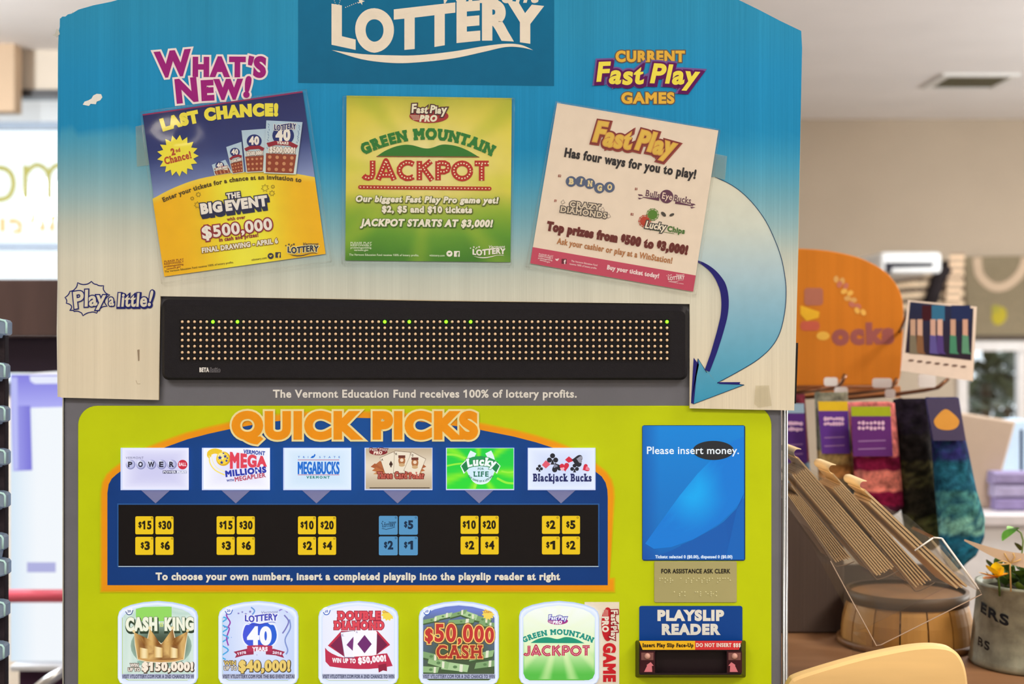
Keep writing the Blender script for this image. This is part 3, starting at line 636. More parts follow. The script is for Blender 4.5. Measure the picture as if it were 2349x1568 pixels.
# 4: cash heap
w, x0 = window_frame(3); a = Art(YP - 0.0008, 'lit'); a.fan(pic_clip(x0), lambda x, y: mix((112, 130, 206), (74, 92, 66), (y - 1400) / 50) if y < 1500 else (70, 88, 60), rings=12); rnd = random.Random(5)
def bundle(x, y, ww, hh, tilt, L):
    c = rnd.choice([(150, 186, 128), (174, 206, 150), (130, 166, 112)]); q = [(x, y), (x + ww, y + tilt), (x + ww - 4, y + tilt + hh), (x - 4, y + hh)]
    q = [(min(max(p[0], x0 + 9.5), x0 + 174), min(p[1], 1547)) for p in q]; a.poly(q, (66, 92, 56), L); q2 = [(p[0], p[1] - hh * 0.35) for p in q]; a.poly(q2, c, L + 1)
    cx = sum(p[0] for p in q2) / 4; cy = sum(p[1] for p in q2) / 4; a.disc(cx, cy, min(5, hh * 0.3), (96, 134, 84), L + 2, min(3.4, hh * .22)); a.poly([(cx + ww * .18, cy - hh * .5 + tilt * .3), (cx + ww * .3, cy - hh * .5 + tilt * .4), (cx + ww * .28, cy + hh * .5 + tilt * .3), (cx + ww * .16, cy + hh * .5 + tilt * .2)], (232, 232, 206), L + 2)
for p in ((971, 1424, 40, 9, -8), (998, 1416, 40, 10, -9), (1036, 1410, 36, 10, -10), (1062, 1402, 34, 12, 12), (1090, 1414, 38, 11, 8), (1100, 1428, 38, 10, 3), (1030, 1425, 60, 10, -4), (970, 1498, 40, 14, 9), (985, 1510, 46, 16, 14), (1016, 1522, 60, 18, 9), (1080, 1506, 54, 15, -11), (1092, 1524, 50, 14, -6), (968, 1532, 40, 14, 2), (1050, 1490, 40, 12, 10)): bundle(*p, L=1)
a.build('ticket_picture', w); a = Art(YP - 0.002, 'lit')
J = [(0.78, 0.0, 0), (1.08, 0, 0), (1.08, 0, 0), (0.9, 0, 0), (1.06, 0, 0), (1.0, 0, 0), (0.92, -0.03, 0)]
a.text('$50,000', (975, 1469), (1133, 1471), 35, (196, 50, 48), bold=0.06, jit=J, out=[(2.2, (248, 214, 120)), (3.4, (130, 60, 30))], L=2, res=6, track=0.06); a.text('CASH', (1001, 1508), (1107, 1508), 28, (176, 50, 40), bold=0.05, serif=0.1, out=[(1.8, (240, 200, 110)), (2.8, (110, 50, 30))], L=2, res=5)
a.poly(star(1120, 1407, 15, 11, 11), (246, 214, 90), 4); a.text('Chance', (1110, 1405), (1131, 1404), 6, (200, 120, 60), bold=0.04, L=5)
a.build('ticket_lettering', w); a = Art(YP - 0.002, 'lit'); foot(a, x0, 'VISIT VTLOTTERY.COM FOR A 2ND CHANCE TO WIN'); a.build('web_address_strip', w); a = Art(YP - 0.002, 'lit'); price(a, 979, 1400, (40, 90, 190)); a.build('price_circle', w)
# 5: mountain jackpot
w, x0 = window_frame(4); a = Art(YP - 0.0008, 'lit')
def gm(x, y):
    r = max(0, math.sin(math.atan2(y - 1450, x - 1282) * 11)) ; c = mix((248, 252, 244), (226, 244, 190), (y - 1400) / 90) if y < 1490 else mix((226, 244, 190), (86, 190, 70), (y - 1490) / 55); return mix(c, (240, 250, 190), 0.55 * r * (1 if y > 1485 else 0.3))
a.fan(pic_clip(x0), gm, 0, 24); a.field([(x0 + 12, 1395), (x0 + 172, 1395), (x0 + 172, 1557), (x0 + 12, 1557)], lambda u, v, x, y: gm(x, y), 56, 30, 1); a.build('ticket_picture', w)
a = Art(YP - 0.0014, 'lit'); fast_pro(a, 1279.5, 1420, 0.52, (170, 52, 130), (60, 60, 170), (246, 246, 255), 1)
T5 = lambda x, y: (1217 + (x - 608) * 0.1398, 1460.5 + (y - 492) * 0.130)
hill(a, T5, (20, 148, 116), 1); a.text('GREEN MOUNTAIN', (1201, 1473), (1359, 1473), 11, (14, 144, 128), mid=(1279, 1454), bold=0.09, serif=0.07, L=2, res=4); jackpot(a, 1201, 1354, 1503, 23, (192, 34, 74), (250, 230, 236), 2)
a.build('game_logo', w)
# white side sticker
a = Art(YP - 0.0002, 'paper'); a.rect(1341, 1380, 1420.5, 1600, (226, 206, 178), 1); stk = a.build('game_sticker', mach)
a = Art(YP - 0.0005); a.disc(1394, 1431, 14.5, (190, 34, 40), 1, 39)
for k in range(4): a.line([(1385 + k * 3, 1395 + k), (1385 + k * 3, 1412)], 0.9, (236, 205, 180), 2)
a.text('PRO', (1382, 1413), (1382, 1449), 13.5, (240, 214, 190), bold=0.09, L=3); a.text('Fast Play', (1402, 1398), (1402, 1466), 12, (240, 214, 190), bold=0.06, out=[(2.2, (150, 26, 36))], L=4, jit=[(1.2, 0, 3), (1, 0, -3), (1, 0, 3)], space=0.2); a.text('GAME', (1385.5, 1474), (1385.5, 1563), 25, (200, 34, 40), bold=0.1, L=2, res=5); a.build('sticker_lettering', stk)

# screen, braille plaque, reader --------------------------------------
m = M(); m.prism(PW(rrect(1472.5, 974.5, 1708.5, 1284.5, 5, 4)), YP - 0.0006, YP + 0.0004, 'plastic', alb((20, 50, 90))); scr = m.build('touch_screen', mach)
def scr_col(u, v, x, y):
    b = mix((0, 132, 214), (0, 108, 188), v); b = mix(b, (0, 76, 160), max(0, 1 - u * 6) * 0.6 + max(0, (v - 0.85) * 3)); L1 = (y - 1000) * 0.66 + (x - 1680)    # broad diagonal light swath of the screen picture
    e1 = (x - 1476) * 0.75 + (y - 1245) * 1.0 + 0; g = math.exp(-((x - 1590) / 60.0) ** 2 - ((y - 1140) / 85.0) ** 2)
    return b
a = Art(YP - 0.0008, 'screen_lit'); a.field([(1474, 976), (1707, 976), (1707, 1283), (1474, 1283)], scr_col, 12, 16, 0)
sw = [(1480, 1246), (1520, 1190), (1560, 1135), (1600, 1086), (1640, 1046), (1665, 1024), (1680, 1012), (1707, 1000), (1707, 1140), (1680, 1172), (1650, 1200), (1615, 1222), (1590, 1236), (1540, 1254), (1500, 1258)]
a.fan(sw, lambda x, y: mix((0, 178, 246), (0, 122, 212), min(1, math.hypot((x - 1592) / 75, (y - 1128) / 90))), 1, 8); a.poly([(1707, 1130), (1690, 1165), (1660, 1196), (1625, 1220), (1590, 1237), (1560, 1250), (1672, 1266)], (0, 88, 172), 2); a.poly([(1690, 1168), (1707, 1140), (1707, 1283), (1664, 1283)], (0, 98, 182), 3); a.poly([(1590, 1237), (1664, 1196), (1672, 1250), (1664, 1283), (1480, 1283), (1540, 1262)], (0, 90, 174), 2)
a.disc(1636, 1032.5, 47, (34, 38, 44), 4, 22, n=48); a.build('screen_picture', scr)
a = Art(YP - 0.0016, 'screen_lit'); a.text('Please insert money.', (1484, 1040.5), (1695, 1040.5), 16.5, (240, 246, 250), bold=0.018, L=2, res=4); a.build('prompt_lettering', scr); a = Art(YP - 0.0016, 'screen_lit'); a.text('Tickets: selected 0 ($0.00), dispensed 0 ($0.00)', (1503, 1279.5), (1680, 1279.5), 6.6, (226, 238, 250), bold=0.06, L=2); a.build('status_lettering', scr)
m = M(); m.prism(PW(rrect(1500, 1286, 1689, 1380, 3, 2)), YP - 0.0012, YP - 0.0002, 'vinyl', alb((166, 150, 98)), 0.0003); brl = m.build('braille_plaque', mach)
a = Art(YP - 0.0013); a.text('FOR ASSISTANCE ASK CLERK', (1517, 1314), (1675, 1314), 9.5, (34, 28, 26), bold=0.05); a.build('plaque_lettering', brl)
BR = {'a': '1', 'c': '14', 'e': '15', 'f': '124', 'i': '24', 'k': '13', 'l': '123', 'n': '1345', 'o': '135', 'r': '1235', 's': '234', 't': '2345'}
m = M()
for t, bx, by in (('for assistance', 1513, 1325), ('ask clerk', 1546, 1356)):
    for k, ch in enumerate(t):
        for d in BR.get(ch, ''):
            d = int(d) - 1; p = P(bx + k * 12 + (d // 3) * 5, by + (d % 3) * 4.4); m.ball((p[0], YP - 0.0012, p[2]), 0.0008, 'vinyl', alb((206, 190, 140)), 4)
m.build('braille_dots', brl)
m = M(); m.prism(PW(rrect(1466, 1388, 1702, 1475, 5, 4)), YP - 0.0008, YP - 0.0001, 'vinyl', alb((16, 62, 128))); rl = m.build('reader_sign', mach)
a = Art(YP - 0.0009); a.text('PLAYSLIP', (1508, 1421.5), (1661, 1421.5), 21.5, (228, 214, 208), bold=0.1, res=5); a.text('READER', (1518, 1453.5), (1651, 1453.5), 21.5, (228, 214, 208), bold=0.1, res=5); a.build('sign_lettering', rl)
DK = alb((34, 20, 22))
rd = M(); o_, i_ = PW(rrect(1457, 1467, 1710, 1552, 4, 3)), PW(rrect(1466, 1470, 1701, 1547, 4, 3), -0.02); n = len(o_)
rd.add([(x, YP, z) for x, z in o_] + [(x, -0.020, z) for x, z in i_] + [(x, -0.020, z) for x, z in PW(rrect(1503, 1492, 1667, 1543, 2, 3), -0.02)] + [(x, -0.006, z) for x, z in PW(rrect(1505, 1494, 1665, 1541, 2, 3), -0.006)],
       [(k * n + q, k * n + (q + 1) % n, (k + 1) * n + (q + 1) % n, (k + 1) * n + q) for k in range(3) for q in range(n)] + [[3 * n + q for q in range(n)]], 'plastic', DK)
rd = rd.build('playslip_reader', mach)
a = Art(-0.0203, 'vinyl'); kf = K(-0.02); f_ = lambda x, y: (CX + (x - CX), CY + (y - CY))
a.poly([(1466, 1469), (1594.5, 1469), (1594.5, 1489.5), (1474, 1489.5)], (236, 170, 30)); a.poly([(1594.5, 1469), (1702, 1469), (1695, 1489.5), (1594.5, 1489.5)], (206, 52, 50)); a.text('Insert Play Slip Face-Up', (1474, 1482.8), (1590.5, 1482.8), 8, (40, 26, 20), bold=0.07, serif=0.05, L=3); a.text('DO NOT INSERT $$$', (1596.5, 1482.5), (1699, 1482.5), 8, (244, 214, 196), bold=0.06, serif=0.05, L=3); a.build('instruction_strip', rd)
for sx, lx in ((1, 1485), (-1, 1685)):
    a = Art(-0.0202, 'plastic'); a.rect(lx - 17, 1493, lx + 17, 1542, (58, 18, 24)); a.rect(lx - 14, 1496, lx + 14, 1513, (120, 74, 66), 2)
    p = [(9, 1517.5), (17, 1526), (12, 1526), (13, 1540), (-9, 1540), (-1, 1526), (-2, 1524)] if sx == 1 else [(-9, 1517.5), (-17, 1526), (-12, 1526), (-13, 1540), (9, 1540), (1, 1526), (2, 1524)]
    a.poly([(lx + q[0] * .85, q[1]) for q in p], (206, 110, 112), 3)
    q = P(lx, 1504); a.ball((X(lx, -0.02), -0.0205, Z(1504, -0.02)), 0.0034, 'plastic', alb((196, 140, 120)), 10); a.build('guide_lamp', rd)
# ================================================================ cardboard header
YH = -0.0085                                   # the front face of the sheet (3 mm board in front of the cabinet)
HW = lambda pts, y=YH: [(X(a, y), Z(b, y)) for a, b in pts]
hdr = thing('cardboard_header', (X(980), YH, Z(940)), 'large blue to cream corrugated cardboard header sign wrapped over the top of the lottery machine', 'sign')
OUT = [(139, 42), (143, 38), (150, 38), (156, 33), (165, 31), (180, 22), (215, 12), (255, 4), (290, -6), (330, -20), (430, -58), (480, -74), (1540, -74), (1600, -52), (1650, -24), (1695, 0), (1740, 22), (1790, 48), (1838, 71), (1840, 110), (1837, 300), (1832, 560), (1826, 780), (1822, 930), (1822, 941), (1700, 939), (1582, 936), (1582, 697), (1000, 690), (368, 679), (366, 800), (364, 917), (300, 915), (262, 914), (256, 911), (246, 914), (139, 911.5)]
HST = [(60, (46, 134, 164)), (200, (36, 130, 168)), (330, (34, 127, 163)), (400, (66, 142, 166)), (470, (104, 152, 160)), (540, (142, 166, 162)), (610, (184, 180, 160)), (690, (206, 192, 166)), (900, (214, 192, 160))]
def hcol(px, py):
    t = py + 26 * math.cos((px - 980) / 520.0 * 2.2) * -1 + (70 if px < 330 else 70 * max(0, 1 - (px - 330) / 200)) * (1 if py > 300 else 0)
    return ramp(t, HST)
a = Art(YH, 'card')
# the printed face, in columns so that the print can fade down the sheet
def band(x0, x1, yt, yb, nx, ny): a.field([(x0, yt(x0)), (x1, yt(x1)), (x1, yb(x1)), (x0, yb(x0))], lambda u, v, x, y: hcol(x, y), nx, ny, 0)
topx = [q for q in OUT if q[1] < 75 and q[0] < 1839]
ytop = lambda x: float(np.interp(x, [q[0] for q in topx], [q[1] for q in topx]))
for p, q in zip(topx, topx[1:]):
    if q[0] <= p[0]: continue
    x0, x1 = p[0], q[0]
    yl = lambda x: 660
    a.field([p, q, (min(x1, 1829), 660), (x0, 660)], lambda u, v, x, y: hcol(x, y), max(1, int((x1 - x0) / 50)), 30, 0)
a.field([(1838, 71), (1840, 110), (1829, 660), (1829, 660)], lambda u, v, x, y: hcol(x, y), 1, 20, 0)
for quad in ([(139, 660), (368, 660), (364, 917), (139, 911.5)], [(368, 660), (1582, 660), (1582, 697), (368, 679)], [(1582, 660), (1829, 660), (1822, 941), (1582, 936)]): a.field(quad, lambda u, v, x, y: hcol(x, y), 6, 12, 0)
m = M(); w_ = HW(OUT); n = len(w_)
m.add([(x, YH + 0.0003, z) for x, z in w_] + [(x, YH + 0.0030, z) for x, z in w_], [list(range(n)), list(range(2 * n - 1, n - 1, -1))] + [(i, n + i, n + (i + 1) % n, (i + 1) % n) for i in range(n)], 'card', alb((206, 176, 134)))
o = len(m.v); m.v += a.v; m.f += [[o + q for q in f] for f in a.f]; m.m += a.m; m.c += a.c; m.sm += a.sm
sheet = m.build('printed_sheet', hdr)
# folded back edge on the window side, and the one by the gift stand
m = M(); rows = [(42, 134.5), (60, 134), (72, 131), (110, 129), (340, 128), (640, 128), (760, 126), (910, 128)]
ed = [(y, x) for y, x in rows]
for (y0, xa), (y1, xb) in zip(ed, ed[1:]):
    for k in range(int(max(1, (y1 - y0) / 40))):
        f0, f1 = k / int(max(1, (y1 - y0) / 40)), (k + 1) / int(max(1, (y1 - y0) / 40)); ya, yb = y0 + (y1 - y0) * f0, y0 + (y1 - y0) * f1; xx0, xx1 = xa + (xb - xa) * f0, xa + (xb - xa) * f1
        for (u0, d0), (u1, d1) in zip(((0, 0), (.35, .0006), (.75, .0022), (1, .006)), ((.35, .0006), (.75, .0022), (1, .006), (1, .05))):
            V = []
            for yy, xx in ((ya, xx0), (yb, xx1)):
                for u, d in ((u0, d0), (u1, d1)): xp = 139 + (xx - 139) * u; V.append((X(xp, YH), YH + d, Z(yy, YH)))
            c0, c1 = alb(mix(hcol(139, ya), (200, 196, 184), u0 * .35)), alb(mix(hcol(139, yb), (200, 196, 184), u0 * .35))
            m.add(V, [(0, 1, 3, 2)], 'card', [c0, c0, c1, c1], False)
m.build('folded_edge', hdr)
for pts in ([(126, 76), (130, 66), (134, 68), (137, 78), (130, 84)], [(120, 80), (127, 77), (131, 86)], [(163, 33), (166, 27), (168, 33)], [(152, 38), (155, 33), (158, 38)]):
    m = M(); m.prism(HW(pts), YH + 0.0005, YH + 0.0015, 'card', alb((190, 178, 160))); m.build('torn_edge', hdr)
def hp(name, fn, par=sheet, mat='print', off=0.0002):
    a = Art(YH - off, mat); fn(a); return a.build(name, par)
logo = hp('logo_panel', lambda a: a.field([(684, -72), (1271, -72), (1271, 197), (684, 190)], lambda u, v, x, y: mix((0, 104, 136), (0, 92, 122), v), 4, 4, 0), hdr)
CREAM = (234, 208, 180)
def f(a):
    B = [(761, 96), (790, 101), (812, 106.5), (822, 110), (858, 113), (896, 110), (920, 108.5), (970, 104), (1010, 99.5), (1034, 94), (1090, 87), (1130, 86.5), (1170, 87.5), (1195, 91), (1222, 95), (1242, 97)]
    T_ = [(761, 15), (790, 20), (815, 26), (858, 27), (900, 28.5), (960, 22), (1028, 13.5), (1091, 8), (1130, 5), (1170, 7), (1175, 8), (1205, 15), (1242, 20)]
    a.text('LOTTERY', (761, 96), (1242, 96), 84, CREAM, bold=0.09, env=(B, T_), res=10, track=-0.02)
    a.poly(spline([(761, 115), (830, 124), (900, 127), (960, 126.5), (1040, 118), (1110, 106), (1160, 100.5), (1195, 103), (1223, 115)], 5) + spline([(1223, 115), (1195, 109), (1160, 108), (1110, 119), (1040, 134), (960, 143), (900, 144.5), (830, 136), (761, 115)], 5)[1:-1], CREAM, 2)
hp('logo_lettering', f, logo)
def f(a):
    a.poly(star(828, 3, 9, 3.6, 5, 0.3), CREAM)
    for k in range(7): a.disc(793 + k * 4.6, 17 - k * 1.9, 1.1, CREAM, n=8)
    for k in range(4): a.disc(767 + k * 1.6, 2 + k * 4, 0.9, CREAM, n=8); a.disc(780 - k * 1.1, 2 + k * 4, 0.9, CREAM, n=8)
    for q in ((764, -10, 8), (782, -22, 10), (808, -14, 7)): a.poly(star(q[0], q[1], q[2], q[2] * .4, 5), CREAM)
hp('logo_stars', f, logo)
hp('logo_script', lambda a: a.text('Vermont', (1015, 6), (1242, 5), 52, CREAM, bold=0.03, it=0.35, res=6), logo)
def f(a):
    MG, MO = (150, 28, 106), (232, 206, 204)
    a.text("WHAT'S", (354, 172), (610, 174), 38, MG, bold=0.1, out=[(4.6, MO)], jit=[(1.4, 0, 5), (1.02, 0, 0), (1.05, 0, 0), (1.05, 0, 0), (1.0, 0.05, -12), (1.1, -.02, -3)], res=5, track=0.04)
    a.text('NEW!', (403, 231), (579, 222), 40, MG, bold=0.1, out=[(4.6, MO)], jit=[(1.22, -.05, 3), (1, 0, 0), (1, 0, -2), (1.05, 0.05, -12)], res=5, track=0.05)
hp('whats_new_lettering', f)
def f(a):
    OR, OD = (222, 164, 56), (104, 84, 70)
    a.text('CURRENT', (1412, 140.5), (1571, 140.5), 22.5, OR, bold=0.08, out=[(2.4, OD)], res=4); a.text('GAMES', (1425, 236), (1547, 236), 22.5, OR, bold=0.08, out=[(2.4, OD)], res=4)
    J = [(1.15, .02, 3), (1.12, -.12, -4), (1.1, -.16, 3), (1.12, -.12, 2), (1, 0, 0), (1.15, -.05, -2), (1.1, -.05, -2), (1.12, -.1, 3), (1.12, -.12, -3)]
    a.text('Fast Play', (1368, 186), (1604, 189), 36, (248, 204, 70), bold=0.065, it=0.16, jit=J, out=[(4.2, (92, 20, 78)), (5.5, (92, 20, 78), (1.5, 2.5)), (8, (110, 80, 130))], L=4, res=5, space=0.25)
hp('current_games_lettering', f)
def f(a):
    NV, cx, cy = (34, 36, 92), 201, 684; pts = []
    spikes = [(152, 695), (149, 682), (160, 668), (172, 662), (178, 648), (195, 652), (210, 645), (222, 652), (238, 655), (240, 668), (252, 676), (240, 690), (246, 702), (232, 706), (222, 718), (208, 716), (190, 724), (184, 716), (170, 714), (160, 712), (164, 702)]
    for p, q in zip(spikes, spikes[1:] + spikes[:1]):
        m_ = ((p[0] + q[0]) / 2 * .9 + cx * .1, (p[1] + q[1]) / 2 * .9 + cy * .1)
        for k in range(5): t = k / 5; pts.append(tuple((1 - t) ** 2 * p[i] + 2 * t * (1 - t) * m_[i] + t * t * q[i] for i in (0, 1)))
    a.line(pts, 2.4, NV, closed=True)
    a.text('Play', (171, 706), (245, 699), 33, hcol(200, 690), bold=0.04, out=[(2.6, NV)], jit=[(1.1, 0, 5), (1.1, 0.05, -3), (.95, .05, 4), (.95, .05, -5)], it=.08, L=4, res=4, track=-.05)
    a.text('a', (250, 700), (262, 700), 26, hcol(250, 690), bold=0.05, out=[(2.4, NV)], L=4); a.text('little!', (270, 702), (352, 702), 29, hcol(300, 690), bold=0.05, out=[(2.4, NV), (3.4, NV, (1, 1.5))], it=.1, L=4, res=4, jit=[(1, 0, 0)] * 6 + [(1.15, 0.05, -10)])
hp('burst_lettering', f)
arrow_in = [(1590, 596), (1610, 604), (1632, 620), (1648, 640), (1658, 662), (1662, 690), (1660, 722), (1652, 756), (1642, 790), (1634, 815), (1621, 850)]
arrow_out = [(1640, 406), (1672, 421), (1700, 440), (1730, 470), (1757, 508), (1778, 552), (1792, 592), (1800, 632), (1803, 668), (1800, 715), (1789, 762), (1770, 795), (1740, 823), (1700, 848), (1645, 878)]
def f(a):
    ar = spline(arrow_out, 4) + [(1707, 882), (1591, 926), (1601, 822), (1620, 857)] + [(x + 2, y) for x, y in spline(arrow_in, 4)[::-1]] + [(1590, 560), (1600, 480)]
    c_ = lambda x, y: ramp(y, [(430, (206, 194, 168)), (520, (196, 192, 172)), (620, (166, 180, 178)), (720, (128, 164, 174)), (810, (96, 152, 168)), (926, (58, 136, 160))])
    # rows between the two edges
    V = []; cs = []; F = []
    L_ = [(1600, 406), (1598, 470), (1596, 540), (1594, 596)] + spline(arrow_in, 3); R_ = spline(arrow_out, 6)
    def at(path, t): ln = np.cumsum([0] + [math.dist(p, q) for p, q in zip(path, path[1:])]); u = t * ln[-1]; return float(np.interp(u, ln, [p[0] for p in path])), float(np.interp(u, ln, [p[1] for p in path]))
    for k in range(41):
        p, q = at(L_, k / 40), at(R_, k / 40)
        for j in range(5): x, y = p[0] + (q[0] - p[0]) * j / 4, p[1] + (q[1] - p[1]) * j / 4; V.append((x, y)); cs.append(c_(x, y))
    F = [(k * 5 + j, k * 5 + j + 1, (k + 1) * 5 + j + 1, (k + 1) * 5 + j) for k in range(40) for j in range(4)]
    a.put(V, F, None, 1, cs); a.field([(1621, 851), (1645, 878), (1645, 878), (1607, 915)], lambda u, v, x, y: c_(x, y), 3, 3, 1)
    for tri in ([(1601, 822), (1622, 855), (1591, 926)], [(1622, 855), (1645, 878), (1591, 926)], [(1645, 878), (1707, 882), (1591, 926)]): a.put(tri, [(0, 1, 2)], None, 1, [c_(*p) for p in tri])
    a.line(spline(arrow_out, 4) + [(1707, 882), (1591, 926), (1601, 822), (1621, 854)], 1.6, (26, 58, 84), 3)
hp('curved_arrow', f)
def f(a):
    NV = (36, 32, 96); w_ = [2 + 15 * min(1, k / 14) if k < 14 else 17 - max(0, (k - 20)) * 0.25 for k in range(len(spline(arrow_in, 4)))]
    a.line([(x + 1, y) for x, y in spline(arrow_in, 4)], w_, NV, 5)
    a.poly([(1591, 820), (1603, 836), (1601, 822), (1591, 926), (1585, 924)], NV, 4); a.poly([(1645, 876), (1698, 876), (1696, 880), (1707, 882), (1650, 880)], NV, 4)
hp('arrow_shadow_print', f)
hp('scuffed_patch', lambda a: a.poly([(190, 240), (194, 233), (203, 230), (210, 226), (214, 219), (222, 215), (232, 216), (235, 223), (230, 230), (222, 233), (220, 239), (208, 238), (204, 243)], (226, 212, 196)), mat='card')
hp('scuff_mark', lambda a: a.poly([(315, 802), (320, 801), (320, 826), (317, 828)], (150, 126, 100)), mat='card')
hp('scratch', lambda a: a.line([(312, 872), (315, 880), (322, 880)], 1, (170, 146, 116)), mat='card')

# ================================================================ moving-message LED sign
YL = -0.016
led = thing('led_message_sign', (X(975), -0.008, Z(871)), 'long black dot matrix display with a few green dots lit in the header cutout', 'led sign')
tilt = lambda pts: [(x, y + (2 + (x - 371) / 1208 * 14) * max(0, min(1, (780 - y) / 60))) for x, y in pts]
o_, i_ = HW(tilt(rrect(372, 684, 1577, 871, 16, 6)), YL + 0.005), HW(tilt(rrect(377, 697, 1572, 866, 12, 6)), YL); n = len(o_)
m = M(); m.add([(x, -0.0003, z) for x, z in o_] + [(x, YL + 0.005, z) for x, z in o_] + [(x, YL, z) for x, z in i_], [(k * n + q, k * n + (q + 1) % n, (k + 1) * n + (q + 1) % n, (k + 1) * n + q) for k in range(2) for q in range(n)] + [[2 * n + q for q in range(n)]], 'black', alb((27, 23, 25)))
m.build('housing', led)
a = Art(YL - 0.0001, 'black'); a.rect(410, 730.5, 1538, 829.5, (15, 11, 12))
for k in range(81): a.rect(410.6 + k * 14.07, 730.5, 411.8 + k * 14.07, 829.5, (34, 29, 30), 2)
for k in range(8): a.rect(410, 730.2 + k * 14.05, 1538, 731.2 + k * 14.05, (36, 31, 32), 2)
a.build('dot_matrix_panel', led)
a = Art(YL - 0.0002, 'print'); a.text('BETA', (457.5, 852.5), (479.5, 852.5), 9.5, (222, 206, 190), bold=0.1); a.text('brite', (482, 852.5), (505, 852.5), 9, (62, 56, 58), bold=0.06, out=[(0.8, (120, 110, 106))], L=2, it=.12); a.build('maker_lettering', led)
LIT = {5, 9, 33, 37, 43, 47, 79}
def dot(m, c_, r_, lit):
    x, z = X(418.2 + c_ * 14.073, YL), Z(737.7 + r_ * 14.05, YL); rr = 0.0019 if lit else 0.00165
    m.ball((x, YL - 0.0003, z), rr, 'lamp' if lit else 'led', rgb((96, 255, 20)) if lit else alb((228, 184, 140)), 6)
proto = None; rest = M(); nn = 0
for r_ in range(7):
    for c_ in range(80):
        lit = r_ == 0 and c_ in LIT
        if lit: m = M(); dot(m, c_, r_, True); q = m.build('led_dot', led); q['label'] = 'lit green dot'; continue
        if nn < 93:
            nn += 1
            if proto is None: m = M(); dot(m, c_, r_, False); proto = m.build('led_dot', led); p0 = proto.location.copy(); c00 = c_
            else:
                q = proto.copy(); C.objects.link(q); q.parent = led; q.location = p0 + Vector(((c_ - c00) * 14.073 * S * K(YL), 0, -r_ * 14.05 * S * K(YL)))
        else: dot(rest, c_, r_, False)
tag(rest.build('led_dot_field', led), None, None, kind='stuff')

# ================================================================ laminated posters taped to the header
def sleeve(par, quad, y, lift, bump=None):
    """Clear pocket: a front sheet with a welded rim."""
    m = M(); q = [np.array(p, float) for p in quad]
    def pt(u, v, d=0):
        p = (q[0] * (1 - u) + q[1] * u) * (1 - v) + (q[3] * (1 - u) + q[2] * u) * v
        dd = d + (bump(u, v) if bump else 0); return (X(p[0], y), y - dd, Z(p[1], y))
    m.grid(lambda u, v: pt(u, v), 24, 24, 'sleeve', (1, 1, 1)); m.build('clear_sleeve', par)
    m = M()
    for e in (((0, 0), (1, 0)), ((1, 0), (1, 1)), ((1, 1), (0, 1)), ((0, 1), (0, 0))):
        m.tube([pt(e[0][0] + (e[1][0] - e[0][0]) * k / 12, e[0][1] + (e[1][1] - e[0][1]) * k / 12, 0.0003) for k in range(13)], 0.00085, 'sleeve', (1, 1, 1), 6)
    m.build('sleeve_rim', par)
YS = YH - 0.0016
def lap(x, y, h, lab, cat='poster', name='laminated_poster'): return thing(name, (X(x, YS), YS, Z(y, YS)), lab, cat, 'laminated posters on the header')
def bird(a, x, y, s, c, L=None): a.disc(x - .1 * s, y + .05 * s, .55 * s, c, L, .38 * s, 20, n=14); a.disc(x + .4 * s, y - .3 * s, .28 * s, c, L, n=10); a.poly([(x - .9 * s, y - .45 * s), (x - .1 * s, y - .3 * s), (x - .3 * s, y + .3 * s)], c, L); a.poly([(x + .6 * s, y - .4 * s), (x + .95 * s, y - .42 * s), (x + .6 * s, y - .15 * s)], c, L)
def fb(a, x, y, s, c, ink, L=1): a.rect(x - s, y - s, x + s, y + s, c, L); a.text('f', (x - .1 * s, y + s), (x + .7 * s, y + s), 1.5 * s, ink, bold=0.12, L=L + 1)

# poster 1 -------------------------------------------------------------
p1 = lap(545, 632, 0, 'navy and yellow laminated poster with starburst and fan of pictured tickets under the magenta heading')
Q1 = [(327, 262), (694, 209), (747, 582), (377, 634)]
arc1 = [(350, 456), (398, 431), (457, 410), (532, 397), (592, 394), (666, 397), (722, 406)]
def c1(u, v, x, y):
    return mix(mix((24, 32, 84), (46, 58, 108), v * 3), (134, 142, 176), max(0, (v - 0.28) / 0.24))
a = Art(YS); a.field(Q1, c1, 16, 24, 0)
yl = spline(arc1, 4); bl, br = (377, 634), (747, 582)
V = []; cs = []; n1 = len(yl)
for j in range(13):
    t = j / 12
    for k, (x, y) in enumerate(yl):
        u = k / (n1 - 1); xb, yb = bl[0] + (br[0] - bl[0]) * u, bl[1] + (br[1] - bl[1]) * u; xx, yy = x + (xb - x) * t, y + (yb - y) * t
        V.append((xx, yy)); g = math.exp(-((xx - 560 - (yy - 500) * .1) / 85.0) ** 2); cs.append(mix((246, 166, 12), (246, 222, 56), g) if t > 0.02 else (240, 190, 60))
a.put(V, [(j * n1 + k, j * n1 + k + 1, (j + 1) * n1 + k + 1, (j + 1) * n1 + k) for j in range(12) for k in range(n1 - 1)], None, 1, cs)
a.line([(327, 263.5), (694, 210.5)], 3.5, (140, 40, 84), 1); sh1 = a.build('printed_sheet', p1)
def pp(par, name, fn, y=YS - 0.0004, mat='print'): a = Art(y, mat); fn(a); return a.build(name, par)
pp(sh1, 'headline_lettering', lambda a: a.text('LAST CHANCE!', (373, 299), (638, 264), 24, (248, 208, 62), mid=(500, 271.5), bold=0.13, res=4))
def f(a):
    a.poly(star(408, 357, 48, 36, 17, .1), (246, 208, 54)); a.text('2', (393.5, 356), (403, 354), 14, (176, 66, 40), bold=0.09, L=2); a.text('nd', (404, 349), (414, 347), 8, (176, 66, 40), bold=0.08, L=2); a.text('Chance!', (379, 377), (440, 362), 15.5, (176, 66, 40), bold=0.07, L=2, serif=.03)
pp(sh1, 'starburst', f)
